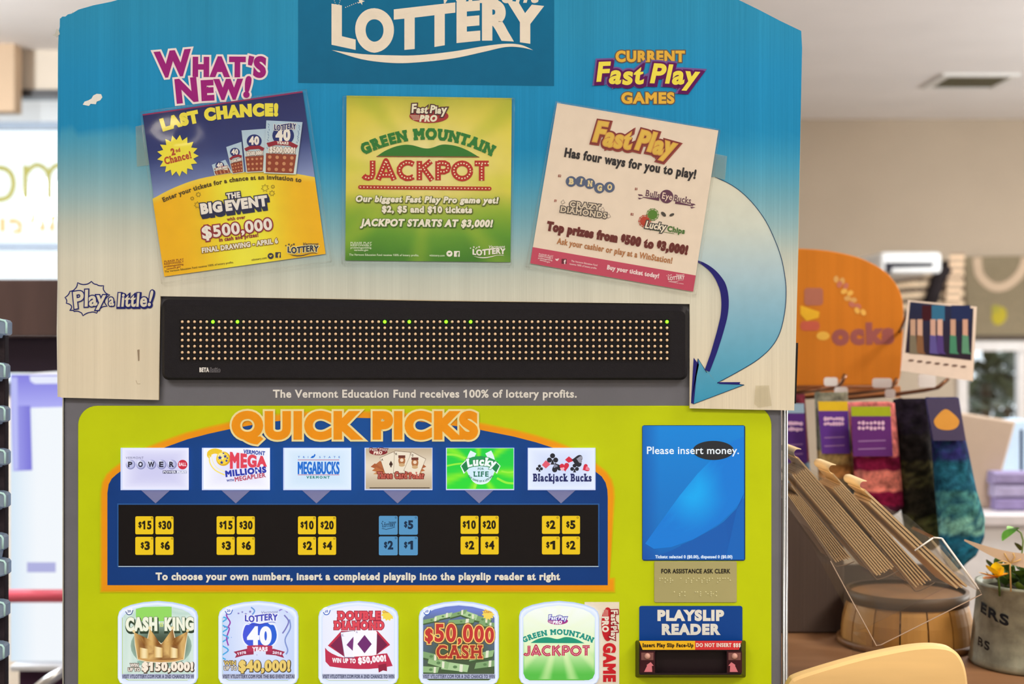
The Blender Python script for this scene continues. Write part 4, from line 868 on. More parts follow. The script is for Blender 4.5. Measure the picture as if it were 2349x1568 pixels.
def tick(a, q, big, clip=None):
    q = [np.array(p, float) for p in q]; f_ = lambda u, v: tuple((q[0] * (1 - u) + q[1] * u) * (1 - v) + (q[3] * (1 - u) + q[2] * u) * v); L = a.L
    a.field([tuple(p) for p in q], lambda u, v, x, y: mix((168, 184, 192), (206, 210, 206), v), 4, 6, L); W_ = math.dist(q[0], q[1])
    a.poly([f_(.04, .62), f_(.94, .62), f_(.92, .98), f_(.06, .98)], (140, 58, 36), L + 1)
    for i in range(4):
        for j in range(3): a.disc(*f_(.16 + .22 * i, .69 + .115 * j), W_ * .05, (196, 130, 86), L + 2, n=8)
    c = f_(.5, .26); a.disc(c[0], c[1] + W_ * .02, W_ * .3, (26, 40, 98), L + 2, W_ * .27); a.text('40', (c[0] - W_ * .21, c[1] + W_ * .15), (c[0] + W_ * .2, c[1] + W_ * .15), W_ * .3, (236, 226, 214), bold=0.09, L=L + 3)
    a.poly([f_(.04, .43), f_(.28, .38), f_(.72, .38), f_(.96, .45), f_(.9, .52), f_(.7, .46), f_(.3, .46), f_(.1, .5)], (140, 28, 44), L + 3)
    a.rect(*f_(.1, .53), *f_(.9, .585), (222, 206, 180), L + 2); e = f_(.14, .6); g = f_(.9, .6); a.text('$500,000!', e, g, W_ * .15, (232, 222, 200), bold=0.1, out=[(0.8, (120, 80, 60))], L=L + 3)
    if big:
        lottery(a, *[f_(.22, 0)[0], f_(.82, 0)[0]], f_(.5, .16)[1], W_ * .17, (30, 40, 96), L + 3, out=[(1.2, (236, 236, 230))]); a.text('YEARS', f_(.34, .44), f_(.68, .44), W_ * .07, (240, 220, 210), bold=.08, L=L + 4)
        for k in range(10): a.line([f_(.05 + .02 * (k % 3), .06 + .05 * k), f_(.1 - .02 * (k % 2), .09 + .05 * k)], 1, (60, 96, 140), L + 2); a.line([f_(.9 + .02 * (k % 3), .06 + .035 * k), f_(.95 - .02 * (k % 2), .09 + .035 * k)], 1, (60, 96, 140), L + 2)
for k, (q, big) in enumerate((([(486, 378), (517, 366), (533, 396), (493, 402)], 0), ([(519, 337), (554, 325), (560, 395), (533, 399)], 0), ([(554, 299), (611, 295), (606, 394), (565, 396)], 0), ([(611, 276), (694, 280), (679, 400), (605, 397)], 1))):
    def f(a): tick(a, q, big)
    pp(sh1, 'ticket_picture', f, YS - 0.0004 - 0.0005 * k)
pp(sh1, 'invitation_lettering', lambda a: a.text('Enter your tickets for a chance at an invitation to', (375, 463), (691, 418), 9.5, (86, 66, 22), mid=(537, 416.5), bold=0.075))
def f(a):
    for x, y, r in ((455, 446, 6), (441, 455, 4.5), (453, 470, 8), (608, 431, 9), (626, 428, 4.5), (624, 443, 7)): a.line(star(x, y, r, r * .55, 7), 1.3, (120, 92, 20), closed=True)
    NV = (34, 38, 66); a.text('THE', (521, 456), (552, 452), 11.5, (246, 236, 220), bold=0.08, out=[(2.2, NV)], L=8); a.text('BIG EVENT', (462, 490), (615, 470), 21, (248, 236, 222), bold=0.1, out=[(2.4, NV), (2.4, NV, (1.5, 3)), (2.4, NV, (3, 6)), (2.2, NV, (4, 8))], L=2, res=4, space=.12)
pp(sh1, 'event_lettering', f)
def f(a):
    RD = (138, 34, 46); a.text('with over', (521, 506.5), (563, 501), 7.5, RD, bold=0.06); a.text('$500,000', (465, 546), (626, 525), 24, (250, 226, 196), bold=0.06, out=[(2.8, RD)], L=4, res=5, jit=[(1.12, -.06, 0)] + [(1, 0, 0)] * 7); a.text('in cash and prizes!', (503, 554), (593, 542.5), 8.5, RD, bold=0.07)
pp(sh1, 'prize_lettering', f)
def f(a):
    a.text('FINAL DRAWING - APRIL 6', (464, 579.5), (638, 557), 10.5, (250, 232, 190), bold=0.07, out=[(1.5, (140, 100, 30))], L=2)
pp(sh1, 'drawing_date_lettering', f)
def foot_logo(a, x0, x1, y, h, ink, rim, slope, L=2):
    lottery(a, x0, x1, y, h, ink, L + 2, out=[(1.4, rim)] if rim else ()); swoosh(a, x0 + 2, x1 - 2, y + h * .28, h * .55, ink, L + 1); a.text('Vermont', (x0 + (x1 - x0) * .5, y - h * 1.02), (x1, y - h * 1.05), h * .42, ink, it=.25, bold=.03, L=L)
    for q in ((-.06, -1.0, .16), (.04, -1.18, .2), (.13, -1.08, .16), (.2, -1.2, .22), (.1, -.9, .14)): a.poly(star(x0 + (x1 - x0) * q[0], y + h * q[1], h * q[2], h * q[2] * .4, 5), ink, L)
def f(a):
    DKI = (46, 44, 60); foot_logo(a, 660, 731, 578, 15, DKI, (250, 220, 150), 0); a.disc(621, 587, 7, DKI); bird(a, 621, 587, 4.4, (240, 196, 60), 2); fb(a, 638, 584.5, 6.3, DKI, (240, 196, 60))
    a.text('vtlottery.com', (577, 598), (612, 593), 4.6, (110, 84, 20), bold=.03); a.text('The Vermont Education Fund receives 100% of lottery profits.', (378, 625), (536, 603), 4.4, (110, 84, 20), bold=.03)
    for k, t in enumerate(('PLEASE PLAY', 'RESPONSIBLY', 'problemgambling.', 'vermont.gov')): a.text(t, (377 + (5 if k == 3 else 0), 602 + k * 5.6), (422 - (7 if k == 3 else 0), 596 + k * 5.6), 4.2, (150, 80, 20), bold=.04)
pp(sh1, 'footer_lettering', f)
sleeve(p1, [(323, 257), (703, 206), (760, 600), (371, 650)], YS - 0.0036, 0, lambda u, v: 0.008 * math.exp(-((u - .15) / .15) ** 2 - ((v - .24) / .14) ** 2) + 0.0012 * math.exp(-((u - .8) / .12) ** 2 - ((v - .45) / .1) ** 2) + .001 * math.exp(-((u - .95) / .06) ** 2 - ((v - .92) / .06) ** 2))

# poster 2 -------------------------------------------------------------
p2 = lap(982, 600, 0, 'yellow and green laminated poster with red marquee letters in the middle of the header')
Q2 = [(795, 219), (1174, 225), (1171, 601), (792, 597)]
def c2(u, v, x, y):
    t = v + .02 * math.sin(u * 9); b = ramp(t, [(0, (176, 166, 46)), (.14, (212, 190, 58)), (.4, (218, 196, 76)), (.58, (206, 186, 60)), (.7, (132, 158, 34)), (.85, (84, 136, 30)), (1, (56, 112, 26))])
    b = mix(b, (230, 206, 146), .9 * math.exp(-((u - .5) / .36) ** 2 - ((v - .4) / .26) ** 2)); r = max(0, math.sin(math.atan2(y - 400, x - 983) * 8 + .7)) ** 2
    d = min(1, math.hypot(u - .5, v - .47) * 1.9); b = mix(b, ramp(v, [(0, (150, 160, 34)), (.5, (196, 190, 50)), (1, (150, 168, 44))]), .5 * r * d); return b
a = Art(YS); a.field(Q2, c2, 60, 44, 0); sh2 = a.build('printed_sheet', p2)
def f(a): fast_pro(a, 984, 259, 1.0, (158, 38, 38), (74, 30, 36), (240, 214, 180), 1)
pp(sh2, 'fast_play_logo', f)
T2 = lambda x, y: (700 + x / 3.733, 200 + y / 3.733)
def f(a):
    hill(a, T2, (40, 108, 34)); a.line([(864, 358.5), (1099, 360)], 2, (134, 70, 40), 2); a.text('GREEN MOUNTAIN', (834, 354), (1128, 357), 22, (36, 112, 42), mid=(983, 318), bold=0.1, serif=0.08, res=5, L=2)
pp(sh2, 'mountain_logo', f)
def f(a):
    jackpot(a, 831, 1123, 412, 44, (176, 36, 28), (240, 206, 160), 1, 0.008); a.line([(826, 429), (1123, 432.5)], 9, (170, 44, 30)); a.disc(826, 429, 4.5, (170, 44, 30)); a.disc(1123, 432.5, 4.5, (170, 44, 30))
    for k in range(38): a.disc(827 + k * 7.98, 429 + k * .094, 1.6, (240, 206, 160), 3, n=8)
pp(sh2, 'jackpot_lettering', f)
def f(a):
    CC, SH = (240, 228, 186), (88, 96, 24)
    a.text('Our biggest Fast Play Pro game yet!', (816, 462), (1144, 466), 13, CC, bold=0.085, it=.18, out=[(1.0, SH), (1.2, SH, (1.2, 1.4))], L=2); a.text('$2, $5 and $10 tickets', (876, 486), (1083, 488), 13.5, CC, bold=0.085, out=[(1.0, SH), (1.2, SH, (1.2, 1.4))], L=2); a.text('JACKPOT STARTS AT $3,000!', (826, 517.5), (1131, 520), 15, CC, bold=0.085, it=.18, out=[(1.0, (66, 100, 24)), (1.2, (66, 100, 24), (1.2, 1.4))], L=2)
pp(sh2, 'offer_lettering', f)
def f(a):
    CC = (214, 222, 176); foot_logo(a, 1084, 1159, 583, 14, (230, 226, 196), None, 0); a.disc(1031, 581.5, 7, (232, 226, 200)); bird(a, 1031, 581.5, 4.4, (66, 112, 40), 2); fb(a, 1048, 582, 6.6, (232, 226, 200), (80, 120, 50))
    a.text('vtlottery.com', (985, 587.5), (1020, 588), 4.6, CC, bold=.03); a.text('The Vermont Education Fund receives 100% of lottery profits.', (801, 586), (961, 587.5), 4.6, CC, bold=.03)
    for k, t in enumerate(('PLEASE PLAY', 'RESPONSIBLY', 'problemgambling.', 'vermont.gov')): a.text(t, (804 + (8 if k == 3 else 0), 559 + k * 5.4), (853 - (8 if k == 3 else 0), 559 + k * 5.4), 4.2, CC, bold=.04)
pp(sh2, 'footer_lettering', f)
sleeve(p2, [(787, 221), (1180, 226), (1173, 607), (785, 605)], YS - 0.0022, 0)

# poster 3 -------------------------------------------------------------
p3 = lap(1420, 668, 0, 'cream laminated poster with crimson footer band taped above the big curved arrow')
Q3 = [(1278, 236), (1648, 299), (1590, 669), (1216, 604)]
a = Art(YS); a.field(Q3, lambda u, v, x, y: (226, 198, 170), 6, 6, 0); sh3 = a.build('printed_sheet', p3)
def f(a): a.poly([(1222, 566.5), (1596, 631.5), (1590, 668.5), (1216.3, 603.5)], (186, 62, 82))
bandp = pp(sh3, 'footer_band', f, YS - 0.0002)
def f(a):
    J = [(1.2, .0, 2), (1.1, -.14, -5), (1.08, -.14, 3), (1.12, -.1, 2), (1, 0, 0), (1.15, -.02, -3), (1.12, .02, -2), (1.1, -.06, 3), (1.12, -.02, -4)]
    a.text('Fast Play', (1360, 322), (1547, 357), 37, (218, 170, 66), bold=0.06, it=.16, jit=J, out=[(2, (206, 140, 60)), (5.2, (124, 40, 36)), (6.6, (146, 60, 50), (1, 1.4))], res=5, L=2, space=.22)
pp(sh3, 'fast_play_logo', f)
pp(sh3, 'headline_lettering', lambda a: a.text('Has four ways for you to play!', (1294, 358.5), (1595, 409.5), 19.5, (38, 32, 34), bold=0.075, res=4))
def f(a):
    for i, (x, y) in enumerate(((1310, 416), (1332, 416), (1353, 421), (1375, 431), (1398, 429))): a.disc(x, y, 12.2, (78, 86, 108)); a.text('BINGO'[i], (x - (5.5 if i != 1 else 2), y + 5.5), (x + (5.5 if i != 1 else 2.6), y + 6.5), 12, (220, 190, 134), bold=.1, serif=.08, L=3)
    a.text('$2', (1280, 405), (1287, 406), 5, (140, 50, 36), bold=.05)
pp(sh3, 'bingo_logo', f)
def f(a):
    a.text('CRAZY', (1306, 474), (1376, 482.5), 13, (206, 180, 150), bold=.06, out=[(1.8, (66, 54, 50))], L=2, serif=.03); a.text('DIAMONDS', (1285, 485), (1391, 500.5), 12, (206, 180, 150), bold=.06, out=[(1.8, (66, 54, 50))], L=2, serif=.03)
    for x, y in ((1292, 463), (1383, 480), (1397, 495)): a.line([(x - 5, y), (x, y - 5), (x + 4, y + 2), (x - 3, y + 5)], 1.2, (130, 110, 96), closed=True)
    a.text('$1', (1271, 462), (1276, 463), 5, (140, 50, 36), bold=.05)
pp(sh3, 'diamonds_logo', f)
def f(a):
    PU = (92, 48, 66); a.disc(1529, 450.5, 15.5, PU); a.text('Bulls', (1480, 449), (1512, 455), 14, PU, bold=.02, serif=.05, L=2); a.text('Eye', (1518, 455), (1541, 459), 14, (232, 196, 168), bold=.02, serif=.05, L=3); a.text('Bucks', (1545, 460), (1584, 467), 14, PU, bold=.02, serif=.05, L=2)
    a.line([(1474, 452), (1512, 457.5)], [1.5, 6], PU); a.line([(1549, 464), (1590, 472)], [6, 1.5], PU)
    for dx, dy in ((1463, 445), (1583, 466)):
        for k in (0, 8): a.poly([(dx, dy + k), (dx + 9, dy + 1 + k), (dx + 13, dy + 4 + k * .6), (dx + 3, dy + 4 + k)], PU)
    a.text('$5', (1456, 435), (1462, 436), 5, (140, 50, 36), bold=.05)
pp(sh3, 'bulls_eye_logo', f)
def f(a):
    for x, y, c in ((1497, 492, (78, 116, 34)), (1479, 507, (176, 56, 36))):
        a.line(ell(x, y, 13.5, n=16), 1.2, c, closed=True); a.disc(x, y, 11, c)
        for k in range(10): q = k * math.pi / 5; a.line([(x + 11 * math.cos(q), y + 11 * math.sin(q)), (x + 15 * math.cos(q), y + 15 * math.sin(q))], 1.6, c)
    a.disc(1522, 491, 7, (70, 60, 52), ry=4, rot=45); a.disc(1541, 492.5, 6, (70, 60, 52), ry=3, rot=-25)
    a.text('Lucky', (1479, 522), (1527, 529), 16, (236, 206, 176), bold=.05, it=.2, out=[(2, (52, 50, 46))], L=3); a.text('Chips', (1530, 529.5), (1570, 536), 11.5, (70, 104, 40), bold=.07, L=3); a.line([(1490, 526), (1547, 536)], 1, (70, 104, 40)); a.text('$2', (1446, 493), (1453, 494), 5, (140, 50, 36), bold=.05)
pp(sh3, 'chips_logo', f)
pp(sh3, 'prize_lettering', lambda a: a.text('Top prizes from $500 to $3,000!', (1253, 526.5), (1576, 583), 18.5, (98, 30, 26), bold=0.11, out=[(.4, (140, 60, 46))], res=4, L=2, jit=[(.66, .34, 0) if k in (16, 24) else (1, 0, 0) for k in range(31)]))
pp(sh3, 'cashier_lettering', lambda a: a.text('Ask your cashier or play at a WinStation!', (1277, 558.5), (1541, 604), 13, (172, 108, 62), bold=0.06))
def f(a):
    PK = (240, 196, 186)
    a.text('Buy your ticket today!', (1392, 617), (1511, 637.5), 9.5, PK, bold=.085); bird(a, 1278, 595.5, 5.6, PK); fb(a, 1294, 599, 5.6, (92, 22, 40), PK)
    foot_logo(a, 1532, 1570, 641, 9, PK, None, 0); a.text('vtlottery.com', (1533, 646), (1568, 652), 2.6, PK, bold=.03)
    for k, t in enumerate(('PLEASE PLAY', 'RESPONSIBLY', 'problemgambling.', 'vermont.gov')): a.text(t, (1236 - k * .8 + (4 if k == 3 else 0), 584 + k * 4.4), (1269 - k * .8 - (5 if k == 3 else 0), 589.5 + k * 4.4), 3.4, PK, bold=.04)
    a.text('The Vermont Education Fund', (1310, 600), (1370, 610), 4, PK, bold=.03); a.text('receives 100% of lottery profits.', (1306, 606.5), (1369, 617), 4, PK, bold=.03)
pp(sh3, 'band_lettering', f, YS - 0.0006)
sleeve(p3, [(1276, 233), (1651, 298), (1596, 676), (1207, 612)], YS - 0.0022, 0)

# strips of clear tape ---------------------------------------------------
def tape(q, y, lab):
    m = M(); m.prism([(X(a_, y), Z(b_, y)) for a_, b_ in q], y - 0.0002, y, 'tape', (1, 1, 1)); tag(m.build('tape_strip'), lab, 'tape', 'clear tape strips')
tape([(311, 290), (341, 283), (346, 378), (314, 382)], YH - 0.0009, 'clear tape strip beside the navy and yellow poster on blue print')
tape([(1640, 352), (1668, 358), (1663, 412), (1628, 405)], YH - 0.0009, 'clear tape strip at the upper end of the curved arrow')
tape([(1733, 884), (1764, 883), (1770, 930), (1740, 934), (1730, 926)], YH - 0.0009, 'small square of yellowed tape near the bottom corner of the header')
# ================================================================ the shop around it
WB = (0.80, 0.76, 0.70)          # what surfaces further back receive
A = lambda c: alb(c, WB)
FX0, FX1, FY0, FY1, HC = -4.0, 4.2, -4.2, 5.6, 2.60
YW1, XJ = 3.9, -0.25             # nearer wall with the shop window, and where it steps back
def st(name, m): o = m.build(name); o['kind'] = 'structure'; return o
m = M(); m.box((FX0 - .1, FY0 - .1, -.06), (FX1 + .1, FY1 + .1, 0), 'woodx', A((112, 102, 94))); st('floor', m)
m = M(); m.box((FX0 - .1, FY0 - .1, HC), (FX1 + .1, FY1 + .1, HC + .08), 'wall', (0.86, 0.82, 0.80)); st('ceiling', m)
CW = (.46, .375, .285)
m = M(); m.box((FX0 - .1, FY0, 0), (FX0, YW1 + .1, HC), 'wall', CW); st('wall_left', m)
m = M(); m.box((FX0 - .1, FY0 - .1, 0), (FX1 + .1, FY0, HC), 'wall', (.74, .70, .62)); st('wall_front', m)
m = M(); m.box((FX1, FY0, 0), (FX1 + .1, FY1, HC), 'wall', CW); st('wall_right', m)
def holed(name, x0, x1, y, hole, col):
    hx0, hx1, hz0, hz1 = hole; m = M()
    for a, b in (((x0, y, 0), (hx0, y + .1, HC)), ((hx1, y, 0), (x1, y + .1, HC)), ((hx0, y, 0), (hx1, y + .1, hz0)), ((hx0, y, hz1), (hx1, y + .1, HC))): m.box(a, b, 'wall', col)
    return st(name, m)
w1 = (X(-420, YW1), X(320, YW1), Z(905, YW1), Z(207, YW1)); holed('wall_back', FX0, XJ, YW1, w1, (.80, .70, .58))
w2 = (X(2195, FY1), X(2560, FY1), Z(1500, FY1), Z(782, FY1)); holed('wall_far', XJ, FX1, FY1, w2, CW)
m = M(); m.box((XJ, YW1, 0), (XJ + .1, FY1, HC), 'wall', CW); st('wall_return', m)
def window(name, h, y, cols, rows, fr, bars):
    x0, x1, z0, z1 = h; o = thing(name, ((x0 + x1) / 2, y, z0), None, None); o['kind'] = 'structure'
    m = M(); t = .05
    for a, b in (((x0, z0), (x1, z0 + t)), ((x0, z1 - t * bars), (x1, z1)), ((x0, z0), (x0 + t, z1)), ((x1 - t, z0), (x1, z1))): m.box((a[0], y - .02, a[1]), (b[0], y + .06, b[1]), 'paint', fr)
    for k in rows: m.box((x0, y, k - .014), (x1, y + .05, k + .014), 'paint', A((120, 132, 146)))
    for k in cols: m.box((k - .02, y, z0), (k + .02, y + .05, z1), 'paint', fr)
    m.build('window_frame', o); m = M(); m.box((x0 + .01, y + .03, z0 + .01), (x1 - .01, y + .034, z1 - .01), 'glass', (1, 1, 1)); m.build('window_pane', o); return o
wn = window('window_1', w1, YW1, (), (Z(287, YW1), Z(565, YW1)), A((44, 40, 40)), .62)
window('window_2', w2, FY1, (X(2345, FY1),), (Z(980, FY1),), A((190, 180, 170)), 1.0)
# gilt letters on the shop window, read from behind
a = Art(YW1 + .02, 'vinyl', WB); OL = (136, 128, 18)
a.line(spline([(-30, 452), (-8, 458), (18, 452), (30, 430), (28, 404), (14, 388), (-6, 384)], 5), 13, OL); a.line([(58, 378), (58, 456)], 12, OL); a.line(spline([(58, 402), (70, 386), (84, 378), (100, 384), (110, 398), (112, 420), (112, 456)], 5), 12, OL); a.line(spline([(112, 400), (122, 384), (138, 378), (154, 386), (160, 404), (160, 456)], 5), 12, OL)
OG = (180, 140, 30)
for pts in ([(6, 500), (6, 532)], [(20, 508), (34, 506), (46, 512), (46, 532), (30, 530)], [(74, 486), (74, 510)], [(96, 502), (98, 530)], [(118, 494), (120, 530)], [(118, 500), (130, 494)]): a.line(pts, 10, OG)
a.build('gilt_lettering', wn)
m = M(); m.box((X(-300, 3.78), 3.78, Z(255, 3.78)), (X(33, 3.78), 3.86, HC), 'wall', A((186, 158, 128))); st('trim_1', m)
# air vent in the ceiling
vy = 4.53; vt = thing('ceiling_vent', (X(2225, vy), vy, HC), 'dark slatted air vent set in the white ceiling', 'vent')
vx0, vx1 = X(2155, vy), X(2295, vy)
m = M(); m.box((vx0 - .03, vy - .16, HC - .012), (vx1 + .03, vy - .13, HC - .001), 'paint', A((206, 200, 190))); m.box((vx0 - .03, vy + .13, HC - .012), (vx1 + .03, vy + .16, HC - .001), 'paint', A((206, 200, 190))); m.box((vx0 - .03, vy - .13, HC - .012), (vx0, vy + .13, HC - .001), 'paint', A((206, 200, 190))); m.box((vx1, vy - .13, HC - .012), (vx1 + .03, vy + .13, HC - .001), 'paint', A((206, 200, 190))); m.build('vent_frame', vt)
m = M(); m.box((vx0, vy - .13, HC - .006), (vx1, vy + .13, HC - .002), 'black', A((54, 48, 34)))
for k in range(9): m.box((vx0, vy - .12 + k * .028, HC - .012), (vx1, vy - .113 + k * .028, HC - .006), 'paint', A((72, 64, 42)))
m.build('vent_slats', vt)

# ---------------------------------------------------------------- the gift stand beside the machine
ZT = 1.004
ct = thing('wooden_counter', (.95, .34, 0), 'brown wooden counter carrying the basket and plant pot beside the lottery machine', 'counter')
m = M(); m.box((.335, .04, ZT - .03), (1.55, .64, ZT), 'woodx', A((138, 98, 66))); m.build('counter_top', ct, bevel=.003)
m = M(); m.box((.36, .08, 0), (1.52, .60, ZT - .031), 'wood', A((120, 78, 46))); m.build('counter_base', ct)
m = M(); m.box((.335, .642, ZT - .03), (X(2172, .64), .655, Z(1296, .64)), 'wood', A((66, 54, 48))); m.build('dark_filler_sheet', ct)  # dark sheet added to darken the gap behind the rack
yb = .535; m = M(); m.box((.35, yb, ZT + .001), (X(1937, yb), yb + .098, Z(1120, yb)), 'card', A((84, 70, 62))); tag(m.build('cardboard_box', bevel=.003), 'dark brown box standing on the counter behind the playslip rack', 'box')

# upturned bushel basket
by = .465; bx = X(2080, by); kb = S * K(by); zt = Z(1374, by - .083); bk = thing('bushel_basket', (bx, by, ZT), 'upturned wooden slat basket with dark hoop on the counter behind the clear rack', 'basket')
m = M(); ns = 15; rb_, rt_ = 148 * kb, 128 * kb
for k in range(ns):
    a0, a1 = 2 * math.pi * (k + .03) / ns + .15, 2 * math.pi * (k + .97) / ns + .15; V = []; c = A(mix((192, 140, 70), (160, 112, 54), random.random()))
    for j in range(5):
        t = j / 4; r = rb_ + (rt_ - rb_) * t + .004 * math.sin(t * 3.1); z = ZT + .004 + (zt - ZT - .012) * t
        for q in range(5): aa = a0 + (a1 - a0) * q / 4; V.append((bx + r * math.cos(aa), by + r * math.sin(aa), z))
        for q in range(5): aa = a0 + (a1 - a0) * q / 4; V.append((bx + (r - .004) * math.cos(aa), by + (r - .004) * math.sin(aa), z))
    F = []
    for j in range(4):
        o = j * 10
        F += [(o + q, o + q + 1, o + 11 + q, o + 10 + q) for q in range(4)] + [(o + 5 + q, o + 15 + q, o + 16 + q, o + 6 + q) for q in range(4)] + [(o, o + 10, o + 15, o + 5), (o + 4, o + 9, o + 19, o + 14)]
    m.add(V, F, 'wood', c)
m.build('slats', bk)
m = M(); m.lathe([(rt_ + .001, zt - .017), (rt_ + .006, zt - .017), (rt_ + .006, zt), (rt_ + .001, zt)], (bx, by), 'wood', A((78, 56, 36))); m.build('hoop', bk)
m = M(); m.lathe([(rb_ + .001, ZT + .002), (rb_ + .006, ZT + .002), (rb_ + .006, ZT + .010), (rb_ + .001, ZT + .010)], (bx, by), 'wood', A((120, 80, 42))); m.build('hoop', bk)
m = M(); m.lathe([(.0001, zt - .006), (rt_ - .001, zt - .006)], (bx, by), 'wood', A((120, 84, 50))); m.build('basket_bottom', bk)
m = M(); hx = bx + rb_ * .93
m.tube([(hx, by, Z(1462, by)), (hx + .008, by, Z(1448, by)), (hx + .008, by, Z(1432, by)), (hx - .002, by, Z(1424, by))], .0022, 'metal', A((206, 180, 96)), 8); m.build('wire_handle', bk)

# clear rack of play-slip booklets
YR0, YR1 = .14, .235; kr = lambda pts, y: [(X(a, y), Z(b, y)) for a, b in pts]
rk = thing('acrylic_booklet_rack', (X(2000, .19), .19, Z(1478, YR0)), 'clear acrylic rack leaning beside the machine with four tiers of booklets', 'rack')
SIDE = [(1826, 1150), (1905, 1286), (2010, 1480), (2024, 1477), (2250, 1364), (2252, 1356), (2236, 1336), (2162, 1234), (2138, 1232), (2080, 1180), (1990, 1150), (1900, 1100), (1826, 1052)]
for y in (YR0, YR1 - .002):
    m = M(); m.prism(kr(SIDE, YR0), y, y + .002, 'acrylic', (1, 1, 1)); m.build('side_panel', rk)
m = M(); f0 = kr([(1996, 1480), (2030, 1480)], YR0); m.box((f0[0][0], YR0 + .002, ZT + .001), (f0[1][0], YR1 - .002, Z(1484, YR0)), 'acrylic', (1, 1, 1)); m.build('foot', rk)
m = M(); e = kr([(1905, 1286), (2010, 1480), (2022, 1478), (2252, 1362), (2238, 1338), (2162, 1234)], YR0)
m.tube([(x, YR0, z) for x, z in e], .0007, 'plastic', A((176, 150, 128)), 6); m.build('edge_glint', rk)  # opaque tube paints the bright line along the clear acrylic's edge
def slab(p, q, h, y0, y1, mat, col, name=None, par=None):
    p, q = np.array(p, float), np.array(q, float); d = (q - p) / np.linalg.norm(q - p); n_ = np.array([-d[1], d[0]]) * h
    m = M(); m.prism(kr([p - n_, q - n_, q + n_, p + n_], YR0), y0, y1, mat, col); return m.build(name, par) if name else m
slab((2141, 1232), (2246, 1352), 4, YR0 + .002, YR1 - .002, 'acrylic', (1, 1, 1), 'end_panel', rk)
for p_, q_ in (((2141, 1232), (2160, 1234)), ((2160, 1234), (2244, 1350)), ((2140, 1233), (2098, 1262))): m = M(); m.tube([(X(*[p_[0], YR0]), YR0 - .0005, Z(p_[1], YR0)), (X(q_[0], YR0), YR0 - .0005, Z(q_[1], YR0))], .0011, 'plastic', A((226, 220, 214)), 6); m.build('edge_glint', rk)  # pale tubes paint the end panel's bright reflections
STK = [(((1806, 1134), (1838, 1138)), ((1918, 1292), (1956, 1281)), 7, 'lowest tier of the clear rack'), (((1818, 1092), (1856, 1075)), ((2012, 1322), (2056, 1303)), 8, 'second tier up of the clear rack'), (((1912, 1122), (1936, 1110)), ((2101, 1349), (2140, 1330)), 6, 'third tier up of the clear rack'), (((1990, 1154), (2012, 1146)), ((2196, 1354), (2226, 1346)), 3, 'top tier of the clear rack')]
for (tl, tr), (bl, br), n_, w_ in STK[:3]:
    tl, tr, bl, br = (np.array(q, float) for q in (tl, tr, bl, br)); d = (bl - tl) / np.linalg.norm(bl - tl); nn = np.array([-d[1], d[0]])
    m = M(); e = kr(spline([tuple(tl + (bl - tl) * .48 + nn * 3.2), tuple(bl - d * 16 + nn * 4.2), tuple(bl + d * 4 + nn * 4.5), tuple(bl + d * 10 - nn * 2), tuple((bl + br) / 2 + d * 11), tuple(br + d * 9)], 5), YR0); n = len(e)
    m.add([(x, YR0 + .003, z) for x, z in e] + [(x, YR1 - .003, z) for x, z in e], [(q, q + 1, n + q + 1, n + q) for q in range(n - 1)], 'acrylic', (1, 1, 1), True); m.tube([(x, YR0 + .0035, z) for x, z in e], .0008, 'plastic', A((112, 92, 76)), 6); m.build('tier_pocket', rk)
ORD = ['underneath all others', 'second from underneath', 'third from underneath', 'fourth from underneath', 'fifth from underneath', 'sixth from underneath', 'seventh from underneath', 'eighth from underneath']
for (tl, tr), (bl, br), n, where in STK:
    for i in range(n):
        u = (i + .5) / n; p = np.array(tl) * (1 - u) + np.array(tr) * u; q = np.array(bl) * (1 - u) + np.array(br) * u; last = i == n - 1
        d = (q - p) / np.linalg.norm(q - p); p = p + d * random.uniform(-2, 3) - (d * 30 if last else 0); q = q + d * (random.uniform(-3, 3) - abs(u - .5) * 4)
        w_ = min(abs((e1[0] - e0[0]) * d[1] - (e1[1] - e0[1]) * d[0]) for e0, e1 in ((bl, br), (tl, tr))) / n * .5; h = w_ * .5; n_ = np.array([-d[1], d[0]])
        o = thing('booklet', (X(q[0], YR0), YR0 + .045, Z(q[1], YR0)), f'thin tan paper booklet, {ORD[i] if not last else "lying on top"} in the {where}', 'booklet', 'playslip booklets in the clear rack')
        m = M(); m.prism(kr([p - n_ * h, q - n_ * h, q + n_ * h, p + n_ * h], YR0), YR0 + .004, YR1 - .004, 'paper', A((222, 192, 150)), .0003); m.build('pages', o)
        m = M(); m.prism(kr([p - d * 3 - n_ * w_ * .8, q - n_ * w_ * .8, q - n_ * w_ * .54, p - d * 3 - n_ * w_ * .54], YR0), YR0 + .0035, YR1 - .0035, 'paper', A((226, 194, 150))); m.build('cover', o)
        if last and n > 2 and tl[0] > 1810:
            m = M(); e = kr(spline([p - d * 2, p - d * 12 + n_ * 1, p - d * 19 - n_ * 4, p - d * 20 - n_ * 12, p - d * 13 - n_ * 20], 4), YR0); q_ = len(e); m.add([(x, YR0 + .004, z) for x, z in e] + [(x, YR1 - .004, z) for x, z in e] + [(x, YR0 + .004, z - .0008) for x, z in e], [(k, k + 1, q_ + k + 1, q_ + k) for k in range(q_ - 1)] + [(2 * q_ + k, 2 * q_ + k + 1, k + 1, k) for k in range(q_ - 1)], 'paper', A((230, 196, 148)), True); m.build('curled_flap', o)

